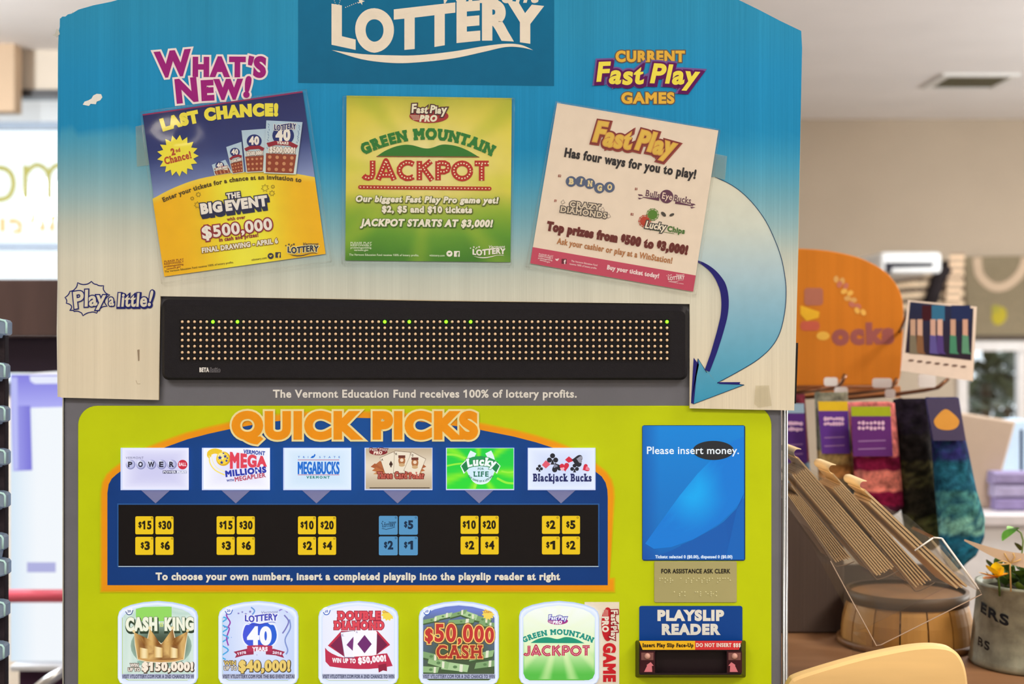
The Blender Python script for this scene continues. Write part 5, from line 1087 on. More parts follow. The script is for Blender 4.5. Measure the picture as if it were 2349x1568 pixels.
# galvanised can with plants
gy = .335; gx = X(2374, gy); kg = S * K(gy); rt, rbm = 126 * kg, 143 * kg; zr = Z(1356, gy - rt)
cn = thing('galvanized_flower_can', (gx, gy, ZT), 'grey galvanised can with black stencil letters holding green plants on the counter', 'flower pot')
m = M(); m.lathe([(.001, ZT + .001), (rbm, ZT + .001), (rbm + .002, ZT + .006), (rbm, ZT + .012), (rt, zr - .006), (rt + .003, zr - .004), (rt + .003, zr), (rt - .002, zr), (rt - .004, zr - .02), (rbm - .02, ZT + .02)], (gx, gy), 'zinc', A((138, 138, 120)), 56); m.build('can_body', cn)
m = M(); m.lathe([(.001, zr - .012), (rt - .004, zr - .012)], (gx, gy), 'cloth', A((40, 34, 22)), 32); m.build('soil', cn)
def on_can(name, t, ang0, ang1, z0, h, up):
    a = Art(0); a.text(t, (0, 0), (100, 0), h / kg, (30, 28, 28), bold=.07, res=4); m = M(); V = []
    for v in a.v:
        u = (v[0] / S + CX) / 100; hz = (v[2] - ZC) / S - CY; z = z0 + hz * kg + up * u; f_ = (z - ZT) / (zr - ZT); r = rbm + (rt - rbm) * f_ + .0008; an = ang0 + (ang1 - ang0) * u; V.append((gx + r * math.cos(an), gy + r * math.sin(an), z))
    m.add(V, a.f, 'vinyl', alb((30, 28, 28))); m.build(name, cn)
on_can('stencil_lettering', 'ERS', math.radians(188), math.radians(226), Z(1416, gy - .06), .0125, -.012); on_can('stencil_lettering', 'BS', math.radians(188), math.radians(207), Z(1490, gy - .05), .0105, -.004)
def leaf(m, p, d, L, w, col, up=.4, n=6):
    d = Vector(d).normalized(); sd = d.cross(Vector((0, 0, 1))); sd = (sd if sd.length > .1 else Vector((1, 0, 0))).normalized(); nn_ = sd.cross(d); p = Vector(p); V = []
    for k in range(n + 1):
        t = k / n; c = p + d * (L * t) - nn_ * (up * L * t * t * -.5) ; ww = w * math.sin(math.pi * min(1, t * .92 + .06)) ** .8
        V += [tuple(c - sd * ww + nn_ * ww * .25), tuple(c), tuple(c + sd * ww + nn_ * ww * .25)]
    F = []
    for k in range(n): o = 3 * k; F += [(o, o + 1, o + 4, o + 3), (o + 1, o + 2, o + 5, o + 4)]
    m.add(V, F, 'leaf', col, True)
pl = thing('leafy_plant', (gx, gy, zr - .012), 'low dark green succulent plant growing in the galvanised can', 'plant'); m = M(); rnd = random.Random(11)
for k in range(120):
    an = rnd.uniform(0, 6.28); r = rt * .74 * math.sqrt(rnd.random()); p = (gx + r * math.cos(an), gy + r * math.sin(an), zr - .008 + rnd.uniform(0, .024)); leaf(m, p, (math.cos(an) * .6 + rnd.uniform(-.6, .6), math.sin(an) * .6 + rnd.uniform(-.8, .4), rnd.uniform(.25, 1)), rnd.uniform(.012, .021), rnd.uniform(.005, .009), A(rnd.choice([(60, 84, 34), (92, 118, 40), (40, 58, 28), (120, 140, 52), (74, 100, 44)])))
m.build('leaves', pl)
fl = thing('yellow_flower', (X(2275, .27), .27, Z(1335, .27)), 'yellow flower with long petals at the rim of the galvanised can', 'flower'); fx, fz = X(2288, .27), Z(1322, .27)
for (dx, dz, L, c) in ((-1, .1, .031, (238, 170, 20)), (-.8, .55, .026, (250, 196, 40)), (-.25, .75, .022, (246, 186, 30)), (-.95, -.2, .024, (222, 150, 16)), (.3, .6, .016, (232, 170, 26)), (.8, .2, .014, (226, 160, 20))):
    m = M(); leaf(m, (fx, .268, fz), (dx, -.35, dz), L, .009, A(c), .3); m.build('petal', fl)
m = M(); m.tube([(fx, .268, fz), (fx + .004, .275, fz - .012), (fx + .01, .29, zr - .011)], .0015, 'leaf', A((80, 110, 40)), 6); m.build('stem', fl)
sp = thing('seedling', (X(2344, .36), .36, zr - .012), 'thin green sprout with curled leaf rising above the kraft paper band', 'plant')
m = M(); m.tube([P(2338, 1330, .36), P(2345, 1262, .36), P(2347, 1240, .36), P(2342, 1222, .36), P(2332, 1214, .36)], .0012, 'leaf', A((96, 118, 44)), 8); m.build('stem', sp)
for q in (((2332, 1214), (-.9, -.2, -.35), .026, .012, (86, 150, 40)), ((2334, 1213), (-.7, -.3, .25), .018, .009, (110, 170, 56)), ((2340, 1262), (-.4, -.3, .8), .017, .005, (110, 100, 50))): m = M(); leaf(m, P(*q[0], .36), q[1], q[2], q[3], A(q[4]), -.5); m.build('leaf', sp)
def band_pt(u, v):
    px = 2212 + u * 230; top = 1236 + 34 * math.sin(min(1, u * 1.4) * 1.57); bot = 1240 + 66 * math.sin(min(1, u * 1.3) * 1.57)
    return P(px, top + (bot - top) * v, .285 - .012 * math.sin(u * 3.1))
kp = thing('paper_band', P(2320, 1330, .28), 'curved kraft paper band tied with twine above the galvanised can', 'paper band')
m = M(); m.grid(band_pt, 24, 4, 'paper', A((184, 158, 134))); m.build('paper_strip', kp)
m = M()
for pts in ([(2319, 1356), (2317, 1300), (2318, 1290)], [(2318, 1292), (2300, 1286), (2284, 1290), (2298, 1294), (2318, 1292)], [(2318, 1291), (2308, 1276), (2304, 1268)], [(2318, 1291), (2334, 1286), (2342, 1282)], [(2318, 1292), (2328, 1278), (2324, 1268)]): m.tube([P(*p, .269) for p in pts], .0011, 'cloth', A((186, 150, 96)), 6)
m.build('twine_bow', kp)

# pale wooden chair in front of the counter
yc = -.05; kc = S * K(yc); ch = thing('wooden_chair', (X(2010, yc), yc - .15, 0), 'pale wooden bar chair with rounded back standing before the counter', 'chair')
BK = spline([(1803, 1575), (1810, 1560), (1826, 1548), (1900, 1524), (1980, 1502), (2060, 1485), (2110, 1478), (2150, 1478), (2180, 1485), (2200, 1505), (2212, 1540), (2218, 1600)], 6) + [(2222, 1760), (1820, 1780), (1800, 1640)]
pts = [(X(a_, yc), Z(b_, yc)) for a_, b_ in BK]; m = M(); m.prism(pts, yc - .009, yc + .009, 'woodx', A((222, 184, 124)), .003); m.build('backrest', ch)
cx0, cx1 = X(1850, yc), X(2180, yc); zs = .74
m = M(); m.prism([(cx0 - .03, zs), (cx1 + .03, zs), (cx1 + .03, zs + .03), (cx0 - .03, zs + .03)], yc - .37, yc - .0, 'woodx', A((218, 180, 122)), .004); m.build('seat', ch)
for x in (cx0, cx1):
    m = M(); m.tube([(x, yc - .022, 0), (x, yc - .022, zs - .001)], [.014, .017], 'wood', A((206, 156, 94)), 12); m.build('leg', ch); m = M(); m.tube([(x, yc - .35, 0), (x, yc - .34, zs - .001)], [.014, .017], 'wood', A((206, 156, 94)), 12); m.build('leg', ch)
    m = M(); m.box((x - .016, yc - .025, zs + .031), (x + .016, yc - .0095, Z(1612, yc)), 'wood', A((206, 156, 94))); m.build('back_post', ch)
m = M(); m.tube([(cx0, yc - .35, .28), (cx1, yc - .35, .28)], .011, 'wood', A((206, 156, 94)), 10); m.build('foot_rail', ch)

# sock stand on the counter
ys = .90; sk = thing('sock_display_stand', (X(1960, ys), ys, 0), 'sock display stand with orange round topped board and wire hooks behind the counter', 'display stand')
BD = [(1700, 700), (1720, 620), (1760, 585), (1800, 572), (1850, 570)] ; bd = spline([(1690, 886), (1690, 700), (1715, 620), (1760, 584), (1810, 571), (1860, 571), (1920, 578), (1980, 594), (2030, 622), (2058, 655), (2071, 690), (2073, 740), (2070, 800), (2066, 860), (2058, 884)], 6)
m = M(); m.prism([(X(a_, ys), Z(b_, ys)) for a_, b_ in bd], ys, ys + .012, 'card', A((196, 116, 36)), .002); bo = m.build('sign_board', sk)
a = Art(ys - .0005, 'print', WB)
for q, c in ((rrect(1845, 660, 1888, 700, 8), (168, 104, 84)), ([(1836, 700), (1880, 715), (1878, 728), (1850, 736), (1836, 720)], (226, 172, 44)), (rrect(1836, 736, 1880, 758, 9), (192, 92, 70)), (ell(1888, 770, 15, 10), (220, 170, 70))): a.poly(q, c)
a.build('faded_logo', bo); a = Art(ys - .0005, 'print', WB)
for k, (x, y) in enumerate(((1926, 640), (1934, 652), (1944, 668), (1952, 684), (1962, 698), (1974, 712))):
    for dx in (-8, 6): a.poly(ell(x + dx, y + (4 if dx > 0 else 0), 6, 8, 10, 30 * k), ((206, 156, 88), (186, 110, 90), (222, 170, 80))[k % 3], 1 + k % 3)
a.build('faded_slogan', bo); a = Art(ys - .0005, 'print', WB)
a.text('ocks', (1908, 788), (2052, 784), 42, (150, 84, 78), bold=.11); a.build('faded_lettering', bo)
m = M(); m.box((X(1700, ys), ys + .012, Z(912, ys)), (X(2070, ys), ys + .03, Z(886, ys)), 'woodx', A((190, 126, 74))); m.build('hook_rail', sk)
m = M(); m.tube([(X(1780, ys), ys + .021, .012), (X(1780, ys), ys + .021, Z(886, ys))], .012, 'metal', A((70, 62, 58)), 14); m.build('post', sk)
m = M(); m.box((X(1640, ys), ys - .28, 0), (X(2240, ys), ys + .20, .012), 'black', A((50, 44, 42))); m.build('foot_plate', sk)
HK = []
for pts, tags_ in (([(1800, 905), (1880, 893), (1918, 888), (1930, 878), (1939, 858)], [(1890, 865, 1921, 885), (1914, 887, 1944, 906)]), ([(1840, 912), (1960, 902), (2030, 893), (2046, 886), (2058, 868)], [(2001, 867, 2045, 889), (2030, 892, 2053, 912)]), ([(1900, 918), (2040, 906), (2120, 895), (2152, 888), (2176, 868)], [(2106, 858, 2146, 888)])):
    y0 = ys - .01; m = M(); n = len(pts); e = [P(px, py, ys - .003 - .075 * min(1, k / (n - 2)) if k else ys + .015) for k, (px, py) in enumerate(pts)]; m.tube(e, .0035, 'metal', A((120, 84, 60)), 8); hk = m.build('wire_hook', sk)
    for x0, y0_, x1, y1 in tags_:
        yy = ys - .083; m = M(); m.prism([(X(p, yy), Z(q, yy)) for p, q in rrect(x0, y0_, x1, y1, 6)], yy - .003, yy, 'paper', (.92, .92, .93)); m.build('price_tag', hk)
# socks hanging on the hooks
YSK = .76
def sock(rowpts, cols, lab, card, mark, y=YSK, blotch=None, name='sock_pair', dep=.035, mat='knit'):
    """rowpts: [(y, xl, xr)] down the photo; cols: [(y, sRGB)] bands; card: (y0, y1, colours)."""
    xs = (rowpts[0][1] + rowpts[0][2]) / 2; o = thing(name, P(xs, rowpts[-1][0], y), lab, 'socks', 'socks on the display stand'); m = M(); ny = 40; nx = 14; V = []; cs = []
    ya, yb_ = rowpts[0][0], rowpts[-1][0]; rnd = random.Random(int(xs))
    for j in range(ny + 1):
        py = ya + (yb_ - ya) * j / ny; xl = np.interp(py, [r[0] for r in rowpts], [r[1] for r in rowpts]); xr = np.interp(py, [r[0] for r in rowpts], [r[2] for r in rowpts]); c = cols[0][1]
        for yy, cc in cols:
            if py >= yy: c = cc
        endr = math.sin(math.pi * min(1, (ny - j) / 5 + .08) / 2)
        for i in range(nx * 2):
            an = 2 * math.pi * i / (nx * 2); u = math.cos(an); w_ = (xr - xl) / 2 * (endr if py > yb_ - 40 else 1); px = (xl + xr) / 2 + w_ * (abs(u) ** .6 * (1 if u > 0 else -1)); dd = dep * (0.35 + .65 * min(1, j / 14)) * math.sin(an)
            cc = mix(c, blotch, rnd.random() ** 2 * .9) if blotch and py > (card[1] if card else ya) else mix(c, (20, 20, 20), rnd.random() * .12)
            V.append(P(px, py + 2 * math.sin(px * .2), y + dd * -1)); cs.append(A(cc))
    n2 = nx * 2; F = [(j * n2 + i, j * n2 + (i + 1) % n2, (j + 1) * n2 + (i + 1) % n2, (j + 1) * n2 + i) for j in range(ny) for i in range(n2)] + [list(range(n2 - 1, -1, -1)), [ny * n2 + i for i in range(n2)]]
    m.add(V, F, mat, cs, True); m.build('knitted_socks', o)
    if card:
        y0, y1, stripe, body, xl0, xr0, xl1, xr1 = card; yy = y - dep - .006; a = Art(yy, 'print', WB); a.poly([(xl0, y0), (xr0, y0), (xr1, y1), (xl1, y1)], body, 1)
        h = 22
        if stripe: t = h / (y1 - y0); a.poly([(xl0, y0), (xr0, y0), (xr0 + (xr1 - xr0) * t, y0 + h), (xl0 + (xl1 - xl0) * t, y0 + h)], stripe, 2)
        if mark: mark(a, (xl0 + xl1) / 2, (xr0 + xr1) / 2, y0, y1)
        m2 = M(); m2.prism([(X(p, yy), Z(q, yy)) for p, q in ((xl0, y0), (xr0, y0), (xr1, y1), (xl1, y1))], yy, yy + .002, 'print', A(body)); k = len(m2.v); m2.v += a.v; m2.f += [[k + q for q in f] for f in a.f]; m2.m += a.m; m2.c += a.c; m2.sm += a.sm; m2.build('paper_band', o)
def scribble(a, xl, xr, y0, y1):
    c = (216, 176, 200); w_ = xr - xl; r_ = random.Random(int(xl))
    for k, t in enumerate((.34, .44)):
        for i in range(7): a.disc(xl + w_ * (.18 + .1 * i), y0 + (y1 - y0) * t - r_.uniform(0, 2), 4, c, 3, r_.uniform(3, 5.5), n=8)
    for t in (.68, .84): a.line([(xl + w_ * .15, y0 + (y1 - y0) * t + 2), (xl + w_ * .85, y0 + (y1 - y0) * t)], 3, (150, 110, 160), 3)
sock([(905, 1796, 1846), (1070, 1796, 1858), (1130, 1800, 1866)], [(905, (106, 40, 50)), (1060, (130, 150, 160))], 'blue grey socks with purple card half hidden at the machine edge', (925, 1062, (150, 176, 190), (84, 46, 118), 1800, 1844, 1804, 1852), scribble, YSK + .02)
sock([(900, 1868, 1944), (1040, 1874, 1956), (1150, 1880, 1966)], [(900, (120, 116, 96)), (1036, (192, 158, 98)), (1066, (176, 120, 66)), (1096, (110, 96, 72)), (1120, (132, 146, 140))], 'tan and brown striped socks with purple card and yellow strip', (920, 1040, (236, 184, 40), (94, 52, 136), 1876, 1944, 1886, 1950), scribble, YSK - .02)
sock([(922, 1944, 2052), (1050, 1956, 2064), (1190, 1966, 2076)], [(922, (206, 112, 104)), (1046, (122, 24, 56)), (1080, (226, 128, 112)), (1124, (116, 20, 52)), (1160, (70, 24, 44))], 'maroon and coral striped socks with purple card and lime strip', (932, 1046, (160, 172, 34), (96, 44, 112), 1952, 2042, 1958, 2048), scribble, YSK - .05)
sock([(914, 2048, 2132), (1020, 2054, 2140), (1180, 2068, 2168), (1262, 2084, 2180)], [(914, (30, 24, 34)), (1000, (40, 36, 34)), (1060, (84, 80, 50)), (1120, (52, 48, 38)), (1180, (92, 92, 54))], 'black and olive speckled socks hanging next to the blue ones', None, None, YSK - .02, (24, 22, 22))
def gem(a, xl, xr, y0, y1): a.poly(spline([(2168, 938), (2184, 946), (2200, 964), (2194, 980), (2176, 986), (2152, 982), (2142, 966), (2152, 950)], 4, True), (210, 148, 66), 3)
sock([(912, 2122, 2200), (1010, 2136, 2216), (1120, 2144, 2240), (1190, 2150, 2260), (1236, 2154, 2258), (1290, 2160, 2230), (1312, 2165, 2216)], [(912, (60, 56, 88)), (1010, (38, 36, 84)), (1062, (34, 90, 108)), (1130, (70, 124, 118)), (1190, (110, 160, 144)), (1232, (30, 96, 120))], 'teal and green mottled fluffy socks with dark card and orange diamond', (914, 1010, None, (74, 66, 92), 2126, 2198, 2142, 2216), gem, YSK - .11, (24, 60, 78))
# photograph card clipped to the stand
yp = .70; pc = thing('photo_card', P(2150, 870, yp), 'white bordered photograph card of legs in coloured socks beside the orange board', 'photo card'); m = M(); m.prism([(X(a_, yp), Z(b_, yp)) for a_, b_ in ((2084, 688), (2241, 703), (2232, 874), (2067, 850))], yp, yp + .003, 'print', A((226, 204, 186))); cd = m.build('card_sheet', pc)
a = Art(yp - .0004, 'print', WB); a.field([(2088, 692), (2233, 707), (2228, 826), (2077, 808)], lambda u, v, x, y: mix((36, 42, 70), (46, 34, 46), v), 4, 4, 1)
for x, w_, c in ((2132, 34, (60, 22, 30)), (2152, 30, (50, 104, 136)), (2204, 44, (34, 44, 82))): a.rect(x - w_ / 2, 700, x + w_ / 2, 735, c, 2)
for x, s_, c in ((2094, (186, 150, 126), (120, 110, 90)), (2110, (200, 160, 136), (130, 90, 60)), (2140, (196, 156, 138), (90, 80, 140)), (2156, (206, 166, 146), (80, 60, 120)), (2186, (190, 150, 126), (70, 130, 100)), (2214, (196, 152, 130), (90, 140, 110))): a.rect(x - 6, 732, x + 6, 772, s_, 3); a.poly([(x - 7, 768), (x + 7, 770), (x + 9, 806), (x + 14, 812), (x - 8, 810)], c, 4)
for k in range(7): a.disc(2090 + k * 20, 826 + k * 2.4, 7, (110, 84, 74), 3, 2.5, n=8)
a.build('printed_picture', cd); m = M(); m.tube([P(2090, 700, yp + .004), P(2064, 760, ys - .002)], .003, 'metal', A((90, 80, 70)), 8); m.build('clip_arm', pc)
m = M(); m.prism([(X(a_, .10), Z(b_, .10)) for a_, b_ in ((1823, 925), (1823, 860), (1827, 800), (1831, 786), (1829, 850), (1826, 925))], .10, .115, 'black', (.02, .02, .02)); tag(m.build('cable_guard', mach), None, None)

# ---------------------------------------------------------------- further back
yt = 2.05; tb = thing('display_table', (X(2400, yt), yt + .3, 0), 'white display table standing by the far window behind the socks', 'table')
m = M(); m.box((X(2215, yt), yt, .0), (X(2700, yt), yt + .7, .97), 'paint', (.9, .9, .92)); m.build('table_body', tb); m = M(); m.box((X(2208, yt), yt - .02, .971), (X(2720, yt), yt + .72, 1.0), 'paint', (.78, .74, .76)); m.build('table_top', tb, bevel=.004)
m = M(); yy = yt + .12; z0 = 1.001; kz = K(yy)
m.prism([(X(2230, yy), z0), (X(2277, yy), z0), (X(2332, yy), Z(966, yy)), (X(2198, yy), Z(944, yy))], yy, yy + .10, 'paper', A((172, 150, 128)), .006); tag(m.build('paper_bag'), 'tan paper bag flaring upward on the white display table', 'bag')
for k in range(3):
    m = M(); yq = yt + .06; m.prism([(p, z + .001) for p, z in inset([(X(2285 - 4 * k, yq), 1.0 + k * .035), (X(2420, yq), 1.0 + k * .035), (X(2420, yq), 1.034 + k * .035), (X(2287 - 4 * k, yq), 1.034 + k * .035)], .001)], yq, yq + .05, 'cloth', A(((132, 118, 152), (156, 146, 170), (140, 128, 158))[k]), .006); tag(m.build('folded_cloth'), 'folded lilac cloth, %s of the pile on the display table' % ('bottom', 'middle', 'topmost')[k], 'cloth', 'folded lilac cloths')
ya_ = yt + .32; tn = thing('tent_card', P(2340, 1120, ya_), 'pale blue tent shaped card on the white display table', 'card'); m = M(); m.prism([(X(2284, ya_), 1.002), (X(2400, ya_), 1.002), (X(2362, ya_), Z(962, ya_)), (X(2326, ya_), Z(966, ya_))], ya_, ya_ + .12, 'paper', A((176, 196, 216)), .004); m.build('card_face', tn); a = Art(ya_ - .001, 'print', WB); a.rect(2339, 985, 2347, 1100, (54, 66, 86)); a.build('dark_stripe', tn)
yh = 5.56; hs = thing('wall_sign', P(2330, 775, yh), 'grey brown board sign on the far wall with cream curved letter and yellow daub', 'sign')
m = M(); m.prism([(X(a_, yh), Z(b_, yh)) for a_, b_ in ((2212, 588), (2520, 584), (2520, 770), (2222, 772))], yh, yh + .03, 'cloth', A((122, 108, 84))); sb = m.build('board', hs); m = M(); m.box((X(2222, yh), yh - .004, Z(778, yh)), (X(2520, yh), yh + .034, Z(768, yh)), 'black', A((70, 58, 46))); m.build('bottom_rail', hs)
a = Art(yh - .002, 'print', WB); a.line(spline([(2242, 590), (2243, 610), (2250, 634), (2275, 656), (2305, 656), (2335, 634), (2350, 606), (2352, 590)], 6), 20, (176, 150, 122)); a.build('painted_letter', sb); a = Art(yh - .002, 'print', WB); a.poly(ell(2292, 724, 17, 22, 16, 20), (156, 138, 30), 2); a.poly(ell(2284, 708, 10, 9), (140, 130, 44), 3); a.build('yellow_daub', sb)

ysc = 5.38; sc_ = thing('hanging_striped_bag', P(2160, 700, ysc), 'black and cream striped cloth bag hung on the far wall behind the photograph card', 'bag'); m = M()
m.grid(lambda u, v: P(2050 + 162 * u, 600 + 14 * math.sin(u * 3) + v * (112 - 10 * u), ysc - .05 * math.sin(u * 3.1)), 60, 40, 'cloth', lambda u, v: A((206, 180, 146)) if int((v * 9 + 2.4 * math.sin(u * 2.2 + .4)) * 1.0) % 2 else A((92, 76, 62))); m.build('striped_body', sc_)
m = M(); m.tube([P(2132, 700, ysc - .06), P(2146, 660, ysc - .065), P(2156, 630, ysc - .06), P(2185, 610, ysc - .02)], .036, 'cloth', A((40, 34, 34)), 10); m.tube([P(2185, 610, ysc - .02), (X(2195, ysc), FY1 - .006, Z(596, ysc))], .012, 'cloth', A((40, 34, 34)), 10); m.build('strap', sc_)
m = M(); m.grid(lambda u, v: P(2180 + 34 * u - 12 * v, 580 + 120 * v, ysc - .07), 4, 30, 'cloth', lambda u, v: A((222, 190, 154)) if int(v * 16) % 2 else A((150, 126, 104))); m.build('striped_side', sc_)
yu = 4.6; ac = thing('wall_heater', P(2095, 612, yu), 'white wall unit with dark slot high behind the orange board', 'heater'); m = M(); m.prism([(X(a_, yu), Z(b_, yu)) for a_, b_ in rrect(2020, 578, 2160, 626, 10)], yu, FY1 - .002, 'paint', (.85, .87, .88), .01); m.build('housing', ac); m = M(); m.prism([(X(a_, yu), Z(b_, yu)) for a_, b_ in ((2030, 602), (2142, 602), (2138, 612), (2046, 614), (2044, 626), (2032, 626))], yu - .004, yu - .001, 'black', (.02, .02, .03)); m.build('air_slot', ac)
# shrubs outside the far window
for k, (px, py, r, c) in enumerate(((2262, 880, .22, (60, 64, 34)), (2310, 930, .24, (44, 52, 34)), (2350, 850, .2, (34, 50, 58)), (2240, 930, .2, (80, 62, 34)))):
    yo = 6.8 + 1.0 * k; o = thing('garden_shrub', P(px, 1010, yo), ('olive', 'dark green', 'blue green', 'brownish')[k] + ' shrub seen outside the far window beyond the socks', 'shrub', 'shrubs outside the window'); m = M(); rnd = random.Random(k); c_ = Vector(P(px, py, yo))
    for q in range(70): p = c_ + Vector((rnd.gauss(0, r * .5), rnd.gauss(0, r * .5), rnd.gauss(0, r * .55))); leaf(m, p, (rnd.uniform(-1, 1), rnd.uniform(-1, 1), rnd.uniform(-.3, 1)), .13, .05, A(mix(c, (60, 70, 40), rnd.random() * .5)))
    m.tube([(c_.x, c_.y, 0), tuple(c_)], .03, 'wood', A((90, 70, 50)), 8); m.build('foliage', o)

# ---------------------------------------------------------------- window side of the shop
yd = 1.75; hc_ = thing('hanging_cabinet', P(0, 857, yd), 'long dark brown cabinet hung below the shop window', 'cabinet')
m = M(); m.box((X(-500, yd), yd, Z(772, yd)), (X(330, yd), yd + .35, Z(640, yd)), 'wood', A((66, 48, 42))); m.build('cabinet_body', hc_, bevel=.004); m = M(); m.box((X(-500, yd), yd + .04, Z(856, yd)), (X(330, yd), yd + .34, Z(773, yd)), 'black', A((40, 30, 38))); m.build('lower_shelf', hc_)
yk = 1.30; ck = thing('drinks_cooler', (X(140, yk), yk + .3, 0), 'white and purple drinks cooler with red bumper bar by the plastic trays', 'cooler')
PK_ = lambda pts: [(X(a_, yk), Z(b_, yk)) for a_, b_ in pts]
m = M(); m.box((X(24, yk), yk + .004, Z(1516, yk)), (X(330, yk), yk + .42, Z(858, yk)), 'paint', (.8, .82, .86)); m.build('cooler_body', ck, bevel=.006)
m = M(); m.box((X(36, yk), yk + .02, 0), (X(330, yk), yk + .40, Z(1534, yk)), 'black', A((58, 34, 52))); m.build('base', ck)
a = Art(yk, 'lit'); a.field([(24, 858), (330, 858), (330, 1516), (24, 1516)], lambda u, v, x, y: mix((214, 232, 246), (242, 247, 252), min(1, u * 6)), 10, 6, 0); a.build('daylight_glow_front', ck)  # front emits to stand in for daylight bleaching the white cooler
a = Art(yk - .002, 'lit'); a.field([(25, 859), (330, 859), (330, 928), (25, 936)], lambda u, v, x, y: mix((132, 128, 224), (176, 176, 246), v), 4, 4, 0); a.field([(25, 930), (70, 930), (74, 1078), (30, 1080)], lambda u, v, x, y: mix((168, 168, 240), (122, 118, 216), u), 4, 4, 1); a.poly([(68, 862), (330, 862), (330, 877), (80, 880), (70, 874)], (232, 236, 254), 2); a.poly([(26, 865), (40, 865), (42, 1075), (32, 1078)], (186, 190, 246), 3); a.build('purple_panel', ck)  # emitting too; the pale top band is light painted on
a = Art(yk - .002, 'lit'); a.rect(62, 1289, 128, 1312, (176, 178, 224), 1); a.build('price_label', ck)
m = M(); m.tube([(X(22, yk), yk - .016, Z(1363, yk)), (X(330, yk), yk - .016, Z(1363, yk))], 15 * S * K(yk), 'plastic', A((204, 84, 96)), 18); m.build('bumper_bar', ck)
m = M(); m.box((X(34, yk), yk - .03, Z(1532, yk)), (X(330, yk), yk + .40, Z(1518, yk)), 'paint', (.82, .86, .92)); m.build('ledge', ck, bevel=.004)
m = M(); m.tube([P(60, 1600, yk - .10), P(108, 1562, yk - .10), P(160, 1528, yk - .10)], .011, 'metal', (.8, .82, .85), 12); m.tube([P(160, 1528, yk - .10), P(170, 1522, yk - .0)], .011, 'metal', (.8, .82, .85), 12); m.build('push_rail', ck)
# rack of clear trays at the edge
tw = thing('tray_rack', (X(-90), .2, 0), 'tall black rack holding clear plastic trays next to the cooler', 'rack')
m = M(); m.box((X(-240, .03), .016, .012), (X(21, .03), .03, Z(742, .03)), 'black', A((42, 34, 38))); m.build('back_panel', tw, bevel=.002)
m = M(); m.box((X(-240), -.10, 0), (X(0), .10, .011), 'black', A((42, 34, 38))); m.build('foot_plate', tw)
TR = [(735, 28), (834, 24), (932, 24), (1030, 25), (1127, 25), (1223, 20), (1280, 26), (1375, 24), (1471, 22)]
WH = ['topmost', 'second from the top', 'third from the top', 'fourth from the top', 'fifth from the top', 'narrow middle', 'third from the bottom', 'second from the bottom', 'lowest']
for k, (y, x) in enumerate(TR):
    hh = 40 if k != 5 else 54; low = k > 4
    o = thing('plastic_tray', P(-60, y + hh, -.01), f'clear bluish plastic tray, {WH[k]} in the black rack', 'tray', 'clear plastic trays in the black rack')
    pr = [(-236, y - 4), (x - 16, y - 3), (x - 4, y), (x, y + 5), (x, y + 30), (x - 4, y + 34), (8, y + 32 if not low else y + 38), (5, y + hh), (-236, y + hh + 2)]
    m = M(); m.prism([(X(a_, .013), Z(b_, .013)) for a_, b_ in pr], -.004, .013, 'tray_plastic', (1, 1, 1), .0016); m.build('tray_front', o)
    m = M(); m.tube([*[(X(a_, .013), -.005, Z(b_, .013)) for a_, b_ in ((-236, y - 3), (x - 16, y - 2), (x - 4, y + 1), (x - .6, y + 6), (x - .6, y + 30))]], .0013, 'plastic', A((176, 212, 244)), 8); m.build('rim', o)

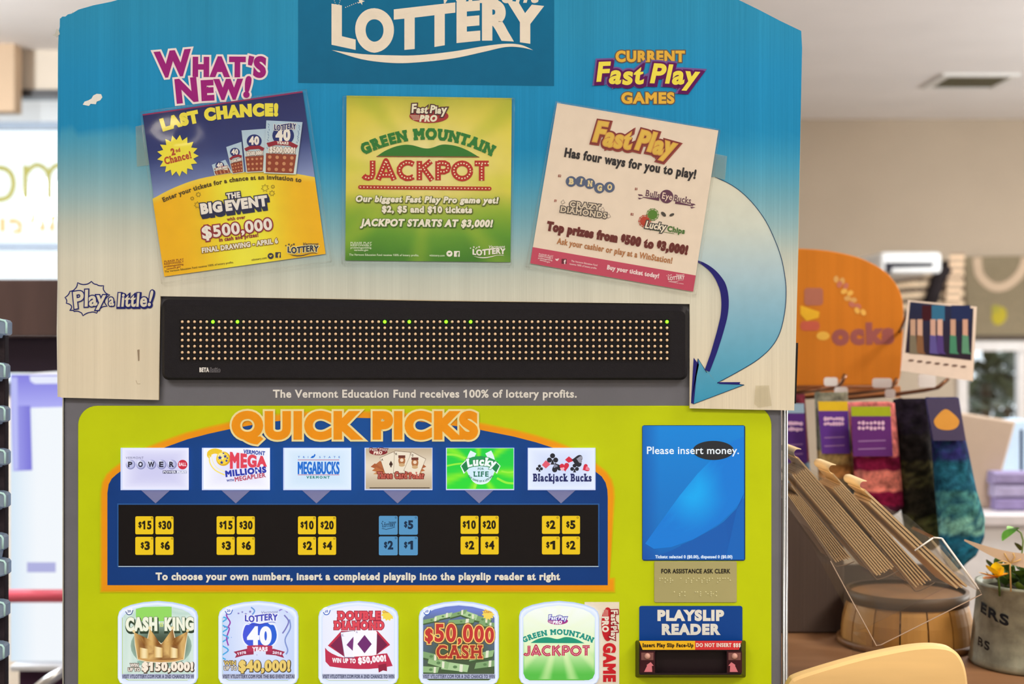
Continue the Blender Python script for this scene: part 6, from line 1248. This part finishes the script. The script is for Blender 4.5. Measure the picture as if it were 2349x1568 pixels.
# ---------------------------------------------------------------- light
def area(name, loc, size, e, col, rot=(0, 0, 0), sy=None):
    l = bpy.data.lights.new(name, 'AREA'); l.energy = e; l.color = col; l.size = size
    if sy: l.shape = 'RECTANGLE'; l.size_y = sy
    o = bpy.data.objects.new(name, l); o.location = loc; o.rotation_euler = rot; C.objects.link(o); return o
WARM = (1.0, .90, .76); COOL = (1, .99, .98)
area('ceiling_area_light', (-1.1, -1.7, HC - .03), .9, LE * .56, WARM, sy=.5); area('ceiling_area_light', (1.1, -1.7, HC - .03), .9, LE * .38, WARM, sy=.5); area('ceiling_area_light', (0, -3.2, HC - .03), 1.2, LE * .6, WARM, sy=.6)
area('ceiling_area_light', (1.6, 1.6, HC - .03), .7, LE * .45, COOL); area('ceiling_area_light', (2.6, 3.4, HC - .03), .7, LE * .4, COOL); area('ceiling_area_light', (-1.9, 1.2, HC - .03), .7, LE * .4, COOL); area('ceiling_area_light', (1.5, -.35, HC - .03), .5, LE * .5, WARM)  # last light is added to brighten the sock stand and booklets
w = bpy.data.worlds.new('daylight'); bpy.context.scene.world = w; w.use_nodes = True
bg = w.node_tree.nodes['Background']; bg.inputs['Color'].default_value = (.90, .96, 1.0, 1); bg.inputs['Strength'].default_value = WS
def lamp(loc, e):
    l = bpy.data.lights.new('ceiling_fill_light', 'POINT'); l.energy = e; l.color = (.90, .96, 1); l.shadow_soft_size = .12; o = bpy.data.objects.new('ceiling_fill_light', l); o.location = loc; C.objects.link(o)
lamp((-2.5, 2.0, 2.2), LE * 2.3); lamp((3.7, 2.6, 1.75), LE * 3.4)  # out-of-view point lights added to brighten the ceiling and back walls
# ---------------------------------------------------------------- camera
cd_ = bpy.data.cameras.new('camera'); cam = bpy.data.objects.new('camera', cd_); C.objects.link(cam)
cam.location = (0, -D, ZC); cam.rotation_euler = (math.radians(90), 0, 0); cd_.sensor_width = 36.0; cd_.lens = 36.0 * D / (2349 * S); cd_.clip_start = .05
cd_.dof.use_dof = True; cd_.dof.focus_distance = D; cd_.dof.aperture_fstop = 4.8
sc = bpy.context.scene; sc.camera = cam
sc.view_settings.view_transform = 'Standard'; sc.view_settings.look = 'None'; sc.view_settings.exposure = 0.0; sc.view_settings.gamma = 1.0; sc.view_settings.use_curve_mapping = False
sc.cycles.use_denoising = True; sc.cycles.max_bounces = 8; sc.cycles.diffuse_bounces = 4; sc.cycles.transparent_max_bounces = 24; sc.cycles.caustics_reflective = False; sc.cycles.caustics_refractive = False; sc.cycles.sample_clamp_indirect = 6
bpy.data.objects.remove(_to); bpy.data.curves.remove(_tc)
